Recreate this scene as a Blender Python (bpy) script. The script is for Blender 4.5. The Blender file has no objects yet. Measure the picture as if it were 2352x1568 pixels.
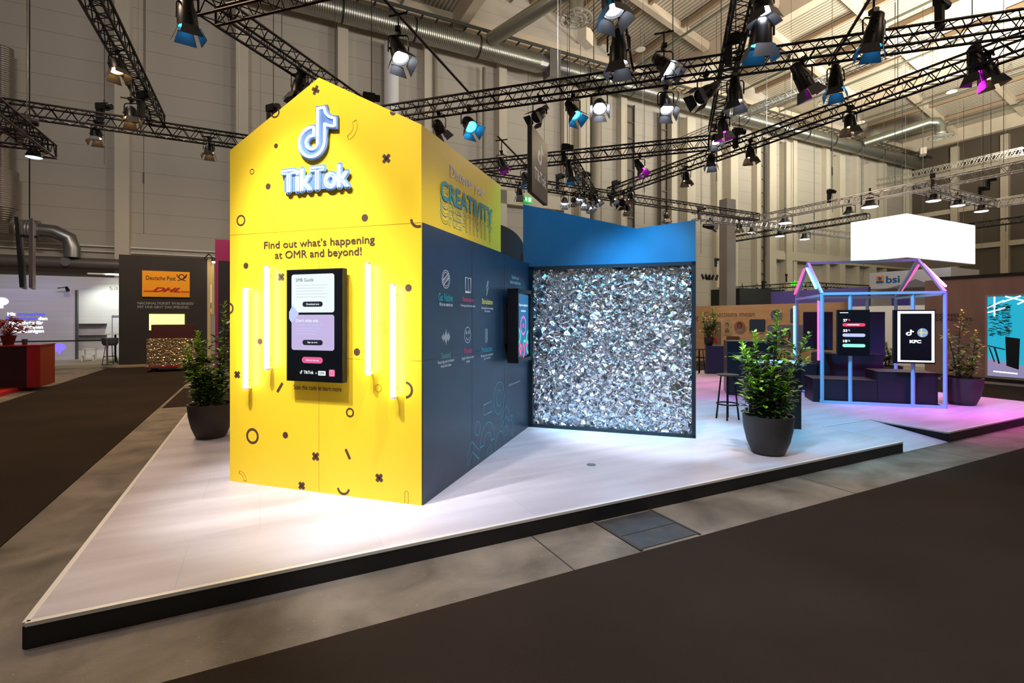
import bpy, math, random
from mathutils import Vector, Matrix, geometry
import numpy as np
random.seed(7)
S = bpy.context.scene
COL = S.collection
PI = math.pi
def lin(c):
    return tuple(((v/255/12.92) if v/255 <= .04045 else ((v/255+.055)/1.055)**2.4) for v in c[:3])
# ------------------------------------------------------------------ camera, world, exposure, big lights
H, F, HY, PL = 1.846, 1145.0, 731.0, .146          # eye height, focal px, horizon row, platform height
cam = bpy.data.objects.new('camera', bpy.data.cameras.new('camera')); COL.objects.link(cam)
cam.location = (0, 0, H); cam.rotation_euler = (PI/2, 0, 0)
cam.data.sensor_width = 36; cam.data.lens = 36*F/2352; cam.data.shift_y = -(784-HY)/2352
cam.data.clip_end = 300; S.camera = cam
S.view_settings.view_transform = 'Standard'; S.view_settings.look = 'None'
S.view_settings.exposure = 0.0; S.view_settings.gamma = 1; S.view_settings.use_curve_mapping = False
W = bpy.data.worlds.new('hall_air'); S.world = W; W.use_nodes = True
bg = W.node_tree.nodes['Background']; bg.inputs[0].default_value = (*lin((192, 188, 184)), 1); bg.inputs[1].default_value = .2

aL, aH = math.radians(26.8), math.radians(-18)
Lv = Vector((math.cos(aL), math.sin(aL), 0)); Mv = Vector((-math.sin(aL), math.cos(aL), 0))
Xv = Vector((math.cos(aH), math.sin(aH), 0)); Yv = Vector((-math.sin(aH), math.cos(aH), 0))
HO = Vector((-2.953, 5.219, 0))                      # front left corner of the yellow house
def LM(l, m, z=0): return Lv*l + Mv*m + Vector((0, 0, z))
def HP(x, y, z=0): return HO + Xv*x + Yv*y + Vector((0, 0, z))

def spot(name, loc, aim, watt, col, deg=50, blend=.4, r=.08, parent=None):
    d = bpy.data.lights.new(name, 'SPOT'); d.energy = watt; d.color = lin(col); d.spot_size = math.radians(deg)
    d.spot_blend = blend; d.shadow_soft_size = r
    o = bpy.data.objects.new(name, d); COL.objects.link(o)
    o.location = loc; o.rotation_euler = (Vector(aim)-Vector(loc)).to_track_quat('-Z', 'Y').to_euler()
    return o
def area(name, loc, aim, watt, col, sx, sy):
    d = bpy.data.lights.new(name, 'AREA'); d.energy = watt; d.color = lin(col); d.shape = 'RECTANGLE'; d.size = sx; d.size_y = sy
    o = bpy.data.objects.new(name, d); COL.objects.link(o)
    o.location = loc; o.rotation_euler = (Vector(aim)-Vector(loc)).to_track_quat('-Z', 'Y').to_euler()
    return o
WH = (235, 240, 255); WARM = (255, 205, 140); BLU = (20, 196, 255); MAG = (255, 20, 255)
# unseen lamps on the stand's front truss (above the frame) that light the front and the floor
spot('unseen_stand_spot', HP(.55, -2.3, 6.4), HP(1.1, 0, 1.25), 2050, (252, 252, 255), 36, .8)
spot('unseen_stand_spot', HP(1.6, -2.6, 6.4), HP(1.3, 0, 3.3), 900, (255, 250, 250), 46, .8)
spot('unseen_stand_spot', HP(-.6, -2.4, 6.4), HP(-.3, -1.2, .1), 300, (232, 226, 250), 66, .9)
spot('unseen_stand_spot', HP(3.9, -.9, 6.4), HP(4.3, .9, .1), 1300, (232, 236, 255), 62, .3)
spot('unseen_stand_spot', HP(2.1, -2.5, 6.4), HP(2.7, -1.2, .1), 230, (240, 236, 252), 64, .7)
spot('unseen_stand_spot', HP(5.2, 1.2, 6.4), HP(4.2, 3.4, 1.2), 1500, WH, 32, .6)  # from here: unseen spots added to light foil, blue board, neon frame, floor
spot('unseen_stand_spot', HP(3.0, .3, 6.4), HP(3.5, 3.4, 1.4), 800, WH, 28, .7)
spot('unseen_stand_spot', HP(3.2, .6, 6.4), HP(3.0, 3.4, 3.2), 660, BLU, 50, 1)
spot('unseen_stand_spot', HP(5.0, 1.4, 6.4), HP(3.9, 3.4, 1.9), 3000, BLU, 25, .7)
spot('unseen_stand_spot', HP(3.4, .6, 6.4), HP(3.6, 3.4, 1.7), 1700, BLU, 24, .7)
spot('unseen_stand_spot', HP(5.3, 2.0, 6.4), HP(2.3, 2.5, 1.9), 500, BLU, 34, .8)
spot('unseen_stand_spot', LM(8.5, 2.5, 6.4), LM(8.0, 6.0, .1), 700, BLU, 44, .9)
spot('unseen_stand_spot', HP(5.8, 3.6, 6.4), HP(8.1, 7.4, 1.6), 2600, BLU, 30, .7)
spot('unseen_stand_spot', HP(11.4, 4.6, 6.4), HP(10.2, 7.7, .6), 1700, MAG, 40, .7)
spot('unseen_stand_spot', HP(8.6, 7.6, 6.4), HP(5.2, 9.2, .1), 600, MAG, 40, .8)
# unseen area lights added to brighten the hall wall, roof and aisles
NEU = (250, 244, 236)
for l, w, c in ((-6, 480, NEU), (8, 480, NEU), (20, 440, (236, 242, 236)), (33, 400, (226, 244, 236)), (46, 420, (226, 244, 236))):
    area('hall_fill_light', LM(l, 13, 13.5), LM(l+3, 30, 8), w, c, 3, 1)
area('hall_fill_light', LM(42, 10, 12), LM(42, 12, 23), 12500, (252, 246, 228), 5, 5)
area('hall_fill_light', LM(24, 8, 12), LM(24, 10, 23), 3600, (255, 240, 226), 5, 5)
for l, m, w in ((-3.6, 9, 330), (-3.5, 19, 480), (3, -.5, 60), (9, .5, 80), (17.4, 8, 90), (15, 14, 380)):
    area('hall_fill_light', LM(l, m, 9), LM(l, m, 0), w, (255, 222, 186), 1.5, 1.5)

# ------------------------------------------------------------------ materials
MATS = {}
def mat(name, col, rough=.5, metal=0, emit=0, spec=.5, ecol=None):
    if name in MATS: return MATS[name]
    m = bpy.data.materials.new(name); m.use_nodes = True; b = m.node_tree.nodes['Principled BSDF']
    b.inputs['Base Color'].default_value = (*lin(col), 1); b.inputs['Roughness'].default_value = rough
    b.inputs['Metallic'].default_value = metal; b.inputs['Specular IOR Level'].default_value = spec
    if emit:
        b.inputs['Emission Color'].default_value = (*lin(ecol or col), 1); b.inputs['Emission Strength'].default_value = emit
    MATS[name] = m
    return m
def nodes(m): return m.node_tree.nodes, m.node_tree.links, m.node_tree.nodes['Principled BSDF']
def noisy(name, c1, c2, scale=(4, 4, 4), rough=.7, detail=6, bump=0, dist=0, lo=.35, hi=.65, bscale=None, spec=.5, metal=0):
    """two-tone procedural surface in object coordinates"""
    m = mat(name, c1, rough, metal, spec=spec); N, K, B = nodes(m)
    tc = N.new('ShaderNodeTexCoord'); mp = N.new('ShaderNodeMapping'); mp.inputs['Scale'].default_value = scale
    K.new(tc.outputs['Object'], mp.inputs['Vector'])
    n = N.new('ShaderNodeTexNoise'); n.inputs['Scale'].default_value = 1; n.inputs['Detail'].default_value = detail
    n.inputs['Distortion'].default_value = dist; K.new(mp.outputs[0], n.inputs['Vector'])
    r = N.new('ShaderNodeValToRGB'); r.color_ramp.elements[0].position = lo; r.color_ramp.elements[1].position = hi
    r.color_ramp.elements[0].color = (*lin(c1), 1); r.color_ramp.elements[1].color = (*lin(c2), 1)
    K.new(n.outputs['Fac'], r.inputs['Fac']); K.new(r.outputs[0], B.inputs['Base Color'])
    if bump:
        n2 = N.new('ShaderNodeTexNoise'); n2.inputs['Scale'].default_value = bscale or 60; n2.inputs['Detail'].default_value = 3
        K.new(tc.outputs['Object'], n2.inputs['Vector'])
        bp = N.new('ShaderNodeBump'); bp.inputs['Strength'].default_value = bump; bp.inputs['Distance'].default_value = .02
        K.new(n2.outputs['Fac'], bp.inputs['Height']); K.new(bp.outputs[0], B.inputs['Normal'])
    return m
def striped(name, col, axis, freq, rough=.5, metal=0, strength=.5, dark=.75, dist=.03):
    """ridged sheet metal: wave texture drives bump and a slight tone change"""
    m = mat(name, col, rough, metal); N, K, B = nodes(m)
    tc = N.new('ShaderNodeTexCoord'); w = N.new('ShaderNodeTexWave'); w.bands_direction = axis; w.inputs['Scale'].default_value = freq
    K.new(tc.outputs['Object'], w.inputs['Vector'])
    bp = N.new('ShaderNodeBump'); bp.inputs['Strength'].default_value = strength; bp.inputs['Distance'].default_value = dist
    K.new(w.outputs['Fac'], bp.inputs['Height']); K.new(bp.outputs[0], B.inputs['Normal'])
    r = N.new('ShaderNodeValToRGB'); r.color_ramp.elements[0].position = .1; r.color_ramp.elements[1].position = .35
    r.color_ramp.elements[0].color = (*[v*dark for v in lin(col)], 1); r.color_ramp.elements[1].color = (*lin(col), 1)
    K.new(w.outputs['Fac'], r.inputs['Fac']); K.new(r.outputs[0], B.inputs['Base Color'])
    return m
def panelled(name, col, line, bw, bh, mortar, rough=.6, offset=0, col2=None, squash=None):
    """panel grid with joints (brick texture), read in the object's x,z plane or x,y for floors"""
    m = mat(name, col, rough); N, K, B = nodes(m)
    tc = N.new('ShaderNodeTexCoord'); sx = N.new('ShaderNodeSeparateXYZ'); cx = N.new('ShaderNodeCombineXYZ')
    K.new(tc.outputs['Object'], sx.inputs[0]); K.new(sx.outputs['X'], cx.inputs['X'])
    K.new(sx.outputs['Y' if squash == 'floor' else 'Z'], cx.inputs['Y'])
    b = N.new('ShaderNodeTexBrick'); b.offset = offset; b.squash = 1
    b.inputs['Scale'].default_value = 1; b.inputs['Brick Width'].default_value = bw; b.inputs['Row Height'].default_value = bh
    b.inputs['Mortar Size'].default_value = mortar; b.inputs['Mortar Smooth'].default_value = .1
    b.inputs['Color1'].default_value = (*lin(col), 1); b.inputs['Color2'].default_value = (*lin(col2 or col), 1)
    b.inputs['Mortar'].default_value = (*lin(line), 1)
    K.new(cx.outputs[0], b.inputs['Vector']); K.new(b.outputs['Color'], B.inputs['Base Color'])
    return m

yellow = noisy('yellow_laminate', (255, 216, 50), (254, 213, 46), (2, 2, 2), .38, spec=.4)
yellow_side = yellow
navy = noisy('navy_laminate', (38, 58, 76), (34, 52, 69), (3, 3, 3), .38, spec=.5)
bluep = noisy('blue_board', (20, 92, 128), (18, 86, 122), (2, 2, 2), .5)
brown = mat('brown_print', (84, 56, 40), .6)
joint = mat('panel_joint', (196, 150, 14), .7)
white = mat('white_paint', (235, 235, 235), .5)
teal = mat('teal_print', (30, 150, 160), .5)
tealline = mat('teal_line', (70, 190, 190), .5)
pink = mat('pink_print', (200, 40, 100), .5); yprint = mat('yellow_print', (215, 200, 90), .5); gprint = mat('green_print', (80, 150, 130), .5)
wprint = mat('white_print', (225, 230, 235), .5)
black = mat('black_metal', (16, 16, 18), .45, .3)
blackp = mat('black_paint', (14, 14, 15), .6)
truss_black = mat('black_truss', (20, 20, 24), .4, .5)
silver = mat('aluminium', (190, 192, 198), .3, 1)
pale_metal = mat('pale_truss', (170, 165, 155), .4, .4)
steel = mat('steel', (150, 150, 150), .35, .9)
chrome = mat('chrome', (210, 210, 215), .15, 1)
tube_w = mat('tube_light', (255, 255, 255), .4, emit=8, ecol=(255, 255, 250))
neon_w = mat('neon_white', (255, 255, 255), .4, emit=2.7, ecol=(238, 244, 255))
tube_p = mat('tube_pink', (255, 90, 140), .4, emit=2.6, ecol=(255, 70, 130))
tube_pw = mat('tube_pinkwhite', (255, 190, 230), .4, emit=2.4, ecol=(255, 180, 230))
tube_c = mat('tube_cyan', (150, 255, 250), .4, emit=3, ecol=(110, 240, 245))
acryl = mat('acrylic_plate', (104, 134, 184), .3)
scr_black = mat('screen_black', (12, 14, 18), .15, emit=.02, ecol=(60, 70, 90))
def em(name, c, s=1.0): return mat(name, (26, 26, 28), .3, emit=s, ecol=c)
e_white = em('screen_white', (240, 252, 255), 1.0); e_lilac = em('screen_lilac', (208, 192, 238), .9); e_pink = em('screen_pink', (245, 100, 160), .9)
e_dark = em('screen_dark', (38, 42, 54), .6); e_grey = em('screen_grey', (200, 206, 214), 1); e_cyan = em('screen_cyan', (70, 225, 200), 1)
e_blue = em('screen_blue', (20, 110, 170), .8); e_red = em('screen_red', (250, 60, 110), 1.2); e_bl = em('screen_blueglow', (190, 200, 255), 1.1)
e_green = em('screen_green', (150, 255, 220), 1.2); e_hot = em('screen_hot', (255, 255, 255), 2.0); e_lime = em('lime_glow', (60, 255, 40), 1.5)
e_pale = em('screen_paleblue', (150, 175, 230), .8); e_yel = em('screen_yellow', (255, 236, 130), 1.3); e_dark = mat('screen_dark_print', (26, 30, 42), .4)
concrete = noisy('hall_concrete', (80, 70, 56), (138, 126, 108), (1.7, 1.7, 1.7), .7, 12, .35, .6, .3, .72, 70)
carpet = noisy('aisle_carpet', (44, 35, 27), (54, 43, 33), (.7, .7, .7), .95, 6, .5, 0, .3, .7, 260, spec=.1)
# pale specks and chips in the bare concrete
N, K, Bn = nodes(concrete); vo = N.new('ShaderNodeTexVoronoi'); vo.inputs['Scale'].default_value = 14; vo.inputs['Randomness'].default_value = 1
K.new([n for n in N if n.type == 'TEX_COORD'][0].outputs['Object'], vo.inputs['Vector'])
rp_s = N.new('ShaderNodeValToRGB'); rp_s.color_ramp.elements[0].position = .035; rp_s.color_ramp.elements[1].position = .06
rp_s.color_ramp.elements[0].color = (1, 1, 1, 1); rp_s.color_ramp.elements[1].color = (0, 0, 0, 1); K.new(vo.outputs['Distance'], rp_s.inputs['Fac'])
mxs = N.new('ShaderNodeMix'); mxs.data_type = 'RGBA'; K.new(rp_s.outputs[0], mxs.inputs[0]); K.new([n for n in N if n.type == 'VALTORGB'][0].outputs[0], mxs.inputs[6])
mxs.inputs[7].default_value = (*lin((176, 160, 134)), 1); K.new(mxs.outputs[2], Bn.inputs['Base Color'])
redcarpet = noisy('red_carpet', (190, 8, 10), (170, 6, 8), (2, 2, 2), .95, 4, .2)
plywood = noisy('plywood', (206, 172, 136), (194, 158, 122), (.6, .6, 5), .55, 6, 0, .6)
pinkply = noisy('brown_board', (160, 132, 124), (148, 120, 112), (3, 3, .8), .65, 6)

# ------------------------------------------------------------------ mesh building
class MB:
    def __init__(s): s.v = []; s.f = []
    def add(s, vs, fs):
        n = len(s.v); s.v += [tuple(v) for v in vs]; s.f += [tuple(i+n for i in f) for f in fs]; return s
    def box(s, x0, x1, y0, y1, z0, z1):
        return s.add([(x0,y0,z0),(x1,y0,z0),(x1,y1,z0),(x0,y1,z0),(x0,y0,z1),(x1,y0,z1),(x1,y1,z1),(x0,y1,z1)],
                     [(0,3,2,1),(4,5,6,7),(0,1,5,4),(1,2,6,5),(2,3,7,6),(3,0,4,7)])
    def cyl(s, p0, p1, r0, r1=None, n=8, caps=True):
        p0 = Vector(p0); p1 = Vector(p1); r1 = r0 if r1 is None else r1
        d = (p1-p0).normalized(); a = d.orthogonal().normalized(); b = d.cross(a)
        vs = []
        for p, r in ((p0, r0), (p1, r1)):
            for i in range(n):
                t = 2*PI*i/n + PI/n; vs.append(p + a*(r*math.cos(t)) + b*(r*math.sin(t)))
        fs = [(i, (i+1) % n, n+(i+1) % n, n+i) for i in range(n)]
        if caps: fs += [tuple(range(n))[::-1], tuple(range(n, 2*n))]
        return s.add(vs, fs)
    def bar(s, p0, p1, w, h, up=(0, 0, 1)):
        p0 = Vector(p0); p1 = Vector(p1); d = (p1-p0).normalized(); u = Vector(up)
        a = d.cross(u)
        if a.length < 1e-4: a = d.orthogonal()
        a.normalize(); b = a.cross(d).normalized()
        vs = [p + a*(sx*w/2) + b*(sy*h/2) for p in (p0, p1) for sx, sy in ((-1,-1),(1,-1),(1,1),(-1,1))]
        return s.add(vs, [(0,1,2,3),(7,6,5,4),(0,4,5,1),(1,5,6,2),(2,6,7,3),(3,7,4,0)])
    def tube(s, pts, r, n=6, closed=False):
        pts = [Vector(p) for p in pts]; m = len(pts); rings = []; a = None
        for i, p in enumerate(pts):
            if closed: d = pts[(i+1) % m]-pts[i-1]
            else: d = pts[min(i+1, m-1)]-pts[max(i-1, 0)]
            d.normalize()
            a = d.orthogonal() if a is None else a - d*a.dot(d)
            if a.length < 1e-5: a = d.orthogonal()
            a = a.normalized(); b = d.cross(a); rr = r[i] if hasattr(r, '__len__') else r
            rings.append([p + a*(rr*math.cos(2*PI*k/n)) + b*(rr*math.sin(2*PI*k/n)) for k in range(n)])
        vs = [v for q in rings for v in q]; fs = []
        for i in range(m if closed else m-1):
            j = (i+1) % m
            fs += [(i*n+k, i*n+(k+1) % n, j*n+(k+1) % n, j*n+k) for k in range(n)]
        if not closed: fs += [tuple(range(n))[::-1], tuple(range((m-1)*n, m*n))]
        return s.add(vs, fs)
    def lathe(s, prof, n=24, c=(0, 0, 0)):
        vs = [(c[0]+r*math.cos(2*PI*k/n), c[1]+r*math.sin(2*PI*k/n), c[2]+z) for r, z in prof for k in range(n)]
        fs = [(i*n+k, i*n+(k+1) % n, (i+1)*n+(k+1) % n, (i+1)*n+k) for i in range(len(prof)-1) for k in range(n)]
        if prof[0][0] > 1e-4: fs.append(tuple(range(n))[::-1])
        if prof[-1][0] > 1e-4: fs.append(tuple(range((len(prof)-1)*n, len(prof)*n)))
        return s.add(vs, fs)
    def prism(s, poly, B, d):
        """2-D polygon on basis B=(origin,right,up), thickness d along the outward normal"""
        o, r, u = B; nr = r.cross(u); k = len(poly)
        vs = [o + r*x + u*y for x, y in poly] + [o + r*x + u*y + nr*d for x, y in poly]
        fs = [tuple(range(k))[::-1], tuple(range(k, 2*k))] + [(i, (i+1) % k, k+(i+1) % k, k+i) for i in range(k)]
        return s.add(vs, fs)
    def band(s, pts, w, B, d=.0015, closed=False):
        """flat printed line of width w through 2-D points"""
        o, r, u = B; nr = r.cross(u); m = len(pts); a = []; b = []
        for i in range(m):
            p = Vector(pts[i]); q0 = Vector(pts[i-1]) if (closed or i) else p; q1 = Vector(pts[(i+1) % m]) if (closed or i < m-1) else p
            t = (q1-q0); t = t.normalized() if t.length else Vector((1, 0)); nn = Vector((-t.y, t.x))
            ca = 1.0
            if (closed or 0 < i < m-1):
                t1 = (p-q0).normalized(); ca = max(.4, abs(t.dot(t1)))
            a.append(p+nn*(w/2/ca)); b.append(p-nn*(w/2/ca))
        vs = [o+r*p.x+u*p.y+nr*d for p in a]+[o+r*p.x+u*p.y+nr*d for p in b]
        fs = [(m+i, m+(i+1) % m, (i+1) % m, i) for i in range(m if closed else m-1)]
        return s.add(vs, fs)
    def build(s, name, m, parent=None, smooth=False, bevel=0):
        me = bpy.data.meshes.new(name); me.from_pydata(s.v, [], s.f); me.validate(); me.update()
        o = bpy.data.objects.new(name, me); COL.objects.link(o)
        if m: me.materials.append(m)
        if smooth:
            me.shade_smooth()
            me.set_sharp_from_angle(angle=math.radians(40))
        if bevel:
            b = o.modifiers.new('bevel', 'BEVEL'); b.width = bevel; b.segments = 2; b.limit_method = 'ANGLE'
        if parent: o.parent = parent
        return o
def B3(o, r, u=(0, 0, 1)): return (Vector(o), Vector(r), Vector(u))
def thing(name, label, cat, loc=(0, 0, 0), rz=0, group=None):
    o = bpy.data.objects.new(name, None); COL.objects.link(o); o.location = loc; o.rotation_euler = (0, 0, rz)
    o.empty_display_size = .1; o['label'] = label; o['category'] = cat
    if group: o['group'] = group
    return o
def tag(o, label, cat, group=None, kind=None):
    o['label'] = label; o['category'] = cat
    if group: o['group'] = group
    if kind: o['kind'] = kind
    return o
def struct(o, loc=(0, 0, 0), rz=0):
    o['kind'] = 'structure'; o.location = loc; o.rotation_euler = (0, 0, rz); return o
def clone(root, parent=None):
    c = root.copy(); COL.objects.link(c)
    if parent: c.parent = parent
    for ch in list(root.children): clone(ch, c)
    return c
def ray(px, py, o, d):
    """where the sight line of a photo point meets the upright plane through o (x,y) along d: distance along d, height"""
    u = (px-1176)/F
    s = (u*o[1]-o[0])/(d[0]-u*d[1]); Y = o[1]+s*d[1]
    return s, H-(py-HY)/F*Y
def ground(px, py, z=PL):
    Y = F*(H-z)/(py-HY); return Vector(((px-1176)/F*Y, Y, z))
def arc(cx, cy, r, a0, a1, n=20, ry=None):
    return [(cx+r*math.cos(math.radians(a0+(a1-a0)*i/n)), cy+(ry or r)*math.sin(math.radians(a0+(a1-a0)*i/n))) for i in range(n+1)]
def circ(cx, cy, r, n=28, ry=None): return arc(cx, cy, r, 0, 360*(n-1)/n, n-1, ry)
def rrect(x0, y0, x1, y1, r, n=5):
    return arc(x1-r, y0+r, r, -90, 0, n)+arc(x1-r, y1-r, r, 0, 90, n)+arc(x0+r, y1-r, r, 90, 180, n)+arc(x0+r, y0+r, r, 180, 270, n)

def text(s, box, B, m, parent, name='lettering', bold=.0, d=.002, off=.002, shear=0, spacing=1.0, outline=0, align='LEFT'):
    """lettering stretched to box=(x0,y0,x1,y1) on basis B"""
    cu = bpy.data.curves.new('t', 'FONT'); cu.body = s; cu.size = 1; cu.offset = bold if outline else 0; cu.shear = shear; cu.space_character = spacing
    cu.align_x = align; cu.resolution_u = 4
    if outline: cu.fill_mode = 'NONE'
    ob = bpy.data.objects.new('t', cu); COL.objects.link(ob)
    dg = bpy.context.evaluated_depsgraph_get(); dg.update(); me = bpy.data.meshes.new_from_object(ob.evaluated_get(dg))
    bpy.data.objects.remove(ob)
    co = np.zeros(len(me.vertices)*3); me.vertices.foreach_get('co', co); co = co.reshape(-1, 3)
    x0, y0 = co[:, 0].min(), co[:, 1].min(); x1, y1 = co[:, 0].max(), co[:, 1].max()
    sx = (box[2]-box[0])/(x1-x0); sy = (box[3]-box[1])/(y1-y0); o, r, u = B; nr = r.cross(u)
    P = [o + r*(box[0]+(c[0]-x0)*sx) + u*(box[1]+(c[1]-y0)*sy) for c in co]
    if outline:
        # follow each closed outline
        mb = MB(); adj = {}
        for e in me.edges:
            a, b = e.vertices; adj.setdefault(a, []).append(b); adj.setdefault(b, []).append(a)
        seen = set()
        for st in adj:
            if st in seen: continue
            loop = [st]; seen.add(st); cur = st
            while True:
                nx = [q for q in adj[cur] if q not in seen]
                if not nx: break
                cur = nx[0]; seen.add(cur); loop.append(cur)
            pts = [P[i]+nr*off for i in loop]
            q = [pts[0]]
            for p in pts[1:]:
                if (p-q[-1]).length > outline*.35: q.append(p)
            if len(q) > 2: mb.tube(q, outline, 6, closed=True)
        bpy.data.meshes.remove(me)
        return mb.build(name, m, parent)
    # weight comes from copies shifted around each letter
    shifts = [(0, 0)]+([(bold*math.cos(a), bold*math.sin(a)) for a in [2*PI*k/(12 if bold > .05 else 8) for k in range(12 if bold > .05 else 8)]] if bold else [])
    if bold: sx = (box[2]-box[0])/(x1-x0+2*bold); sy = (box[3]-box[1])/(y1-y0+2*bold)
    fs = [tuple(p.vertices) for p in me.polygons]; nv = len(co); bpy.data.meshes.remove(me)
    V_ = []; F_ = []
    for k, (ax, ay) in enumerate(shifts):
        V_ += [o + r*(box[0]+(c[0]-x0+bold+ax)*sx) + u*(box[1]+(c[1]-y0+bold+ay)*sy) + nr*(off+d+k*1e-5) for c in co]
        F_ += [tuple(i+nv*k for i in f) for f in fs]
    me = bpy.data.meshes.new(name); me.from_pydata(V_, [], F_)
    me.materials.clear(); me.materials.append(m); me.update(); me.name = name
    o2 = bpy.data.objects.new(name, me); COL.objects.link(o2)
    if parent: o2.parent = parent
    return o2

NOTE = "M12.525.02c1.31-.02 2.61-.01 3.91-.02.08 1.53.63 3.09 1.75 4.17 1.12 1.11 2.7 1.62 4.24 1.79v4.03c-1.44-.05-2.89-.35-4.2-.97-.57-.26-1.1-.59-1.62-.93-.01 2.92.01 5.84-.02 8.75-.08 1.4-.54 2.79-1.35 3.94-1.31 1.92-3.58 3.17-5.91 3.21-1.43.08-2.86-.31-4.08-1.03-2.02-1.19-3.44-3.37-3.65-5.71-.02-.5-.03-1-.01-1.49.18-1.9 1.12-3.72 2.58-4.96 1.66-1.44 3.98-2.13 6.15-1.72.02 1.48-.04 2.96-.04 4.44-.99-.32-2.15-.23-3.02.37-.63.41-1.11 1.04-1.36 1.75-.21.51-.15 1.07-.14 1.61.24 1.64 1.82 3.02 3.5 2.87 1.12-.01 2.19-.66 2.77-1.61.19-.33.4-.67.41-1.06.1-1.79.06-3.57.07-5.36.01-4.03-.01-8.05.02-12.07z"
def svg(path):
    import re
    tk = re.findall(r'[a-zA-Z]|-?\d*\.\d+|-?\d+', path); pts = []; i = 0; x = y = 0; cmd = None
    def num():
        nonlocal i
        v = float(tk[i]); i += 1; return v
    while i < len(tk):
        if tk[i].isalpha(): cmd = tk[i]; i += 1
        if cmd in 'zZ': break
        if cmd == 'M': x, y = num(), num(); pts.append((x, y))
        elif cmd == 'v': y += num(); pts.append((x, y))
        elif cmd == 'c':
            a = [num() for _ in range(6)]; p = [(x, y), (x+a[0], y+a[1]), (x+a[2], y+a[3]), (x+a[4], y+a[5])]
            for k in range(1, 6):
                t = k/5; q = [(1-t)**3, 3*t*(1-t)**2, 3*t*t*(1-t), t**3]
                pts.append((sum(q[j]*p[j][0] for j in range(4)), sum(q[j]*p[j][1] for j in range(4))))
            x, y = p[3]
    if abs(pts[0][0]-pts[-1][0])+abs(pts[0][1]-pts[-1][1]) < .05: pts.pop()
    return pts
NP = [((x-1.7)/20.7, 1-(y-0)/24.0) for x, y in svg(NOTE)]     # unit box, y up
_x = [p[0] for p in NP]; _y = [p[1] for p in NP]
NP = [((x-min(_x))/(max(_x)-min(_x)), (y-min(_y))/(max(_y)-min(_y))) for x, y in NP][::-1]
def note_pts(box): return [(box[0]+x*(box[2]-box[0]), box[1]+y*(box[3]-box[1])) for x, y in NP]
def offset_poly(p, d):
    n = len(p); out = []
    ar = sum(p[i][0]*p[(i+1) % n][1]-p[(i+1) % n][0]*p[i][1] for i in range(n)); sg = 1 if ar > 0 else -1
    for i in range(n):
        a = Vector(p[i])-Vector(p[i-1]); b = Vector(p[(i+1) % n])-Vector(p[i])
        if a.length < 1e-6 or b.length < 1e-6: continue
        na = Vector((a.y, -a.x)).normalized(); nb = Vector((b.y, -b.x)).normalized(); nn = (na+nb)
        nn = nn.normalized() if nn.length > .1 else na
        out.append(tuple(Vector(p[i])+nn*(sg*d/max(.6, nn.dot(na)))))
    return out

# ------------------------------------------------------------------ the hall
DW = 30.0                                             # back wall distance along M
struct(MB().box(-45, 75, -14, 32, -.1, 0).build('floor', concrete), rz=aL)
wallm = panelled('hall_panels', (182, 174, 162), (122, 114, 104), 40, 1.0, .008, .6)
struct(MB().box(-30, 66.3, 0, .3, 0, 27).build('wall_back', wallm), LM(0, DW), aL)
struct(MB().box(66, 66.3, 0, 38, 0, 27).build('wall_right', panelled('end_panels', (150, 132, 112), (96, 84, 70), 6, 3.0, .03, .6)), LM(0, 0)-Mv*8, aL)
pil = noisy('column_paint', (204, 196, 178), (198, 189, 171), (.5, .5, .5), .6)
LB = [-23.5, -6.5, 11, 28, 45.5, 63]
ZB = 19.9
deck = striped('roof_deck', (196, 184, 164), 'X', 1.35, .6, 0, .9, .45, .06)
for i in range(5):
    l0, l1 = LB[i], LB[i+1]; sl = 4.4/(l1-l0)
    mb = MB(); mb.add([(l0+.3, -10, 25.2), (l1, -10, 20.9), (l1, 30, 20.9), (l0+.3, 30, 25.2), (l0+.3, -10, 25.4), (l1, -10, 21.1), (l1, 30, 21.1), (l0+.3, 30, 25.4)],
                      [(0,1,2,3),(7,6,5,4),(0,4,5,1),(2,6,7,3)])
    struct(mb.build('ceiling', deck), rz=aL)
beam_m = noisy('roof_beam', (206, 192, 170), (196, 181, 160), (.4, .4, .4), .6)
purl_m = mat('purlin', (150, 128, 104), .7)
for i, l in enumerate(LB):
    mb = MB().box(l-.3, l+.3, -10, 30, ZB-.2, 21.1).box(l-.25, l+.25, -10, 30, 21.1, 25.3)
    struct(mb.build('trim_1', beam_m), rz=aL)
for i in range(1, 5):
    l0, l1 = LB[i], LB[i+1]
    for m in np.arange(4, 30, 5.2):
        struct(MB().bar(LM(l0+.3, m, 24.95), LM(l1-.3, m, 20.65), .42, .55).build('trim_2', beam_m))
    for k in range(1, 6):
        l = l0+(l1-l0)*k/6; z = 25.2-4.3*(l-l0)/(l1-l0)-.16
        struct(MB().box(l-.13, l+.13, 0, 30, z-.2, z+.12).build('trim_3', purl_m), rz=aL)
    for dl in (4, 9.5, 14):
        z = 25.2-4.3*dl/17-1.1
        g = MB().cyl(LM(l0+dl, 0, z), LM(l0+dl, 29.9, z), .09, n=6)
        for m in range(6, 30, 6): g.cyl(LM(l0+dl, m, z), LM(l0+dl, m, z+1.0), .03, n=4)
        struct(g.build('trim_4', mat('conduit', (120, 122, 108), .5, .3)))
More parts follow.
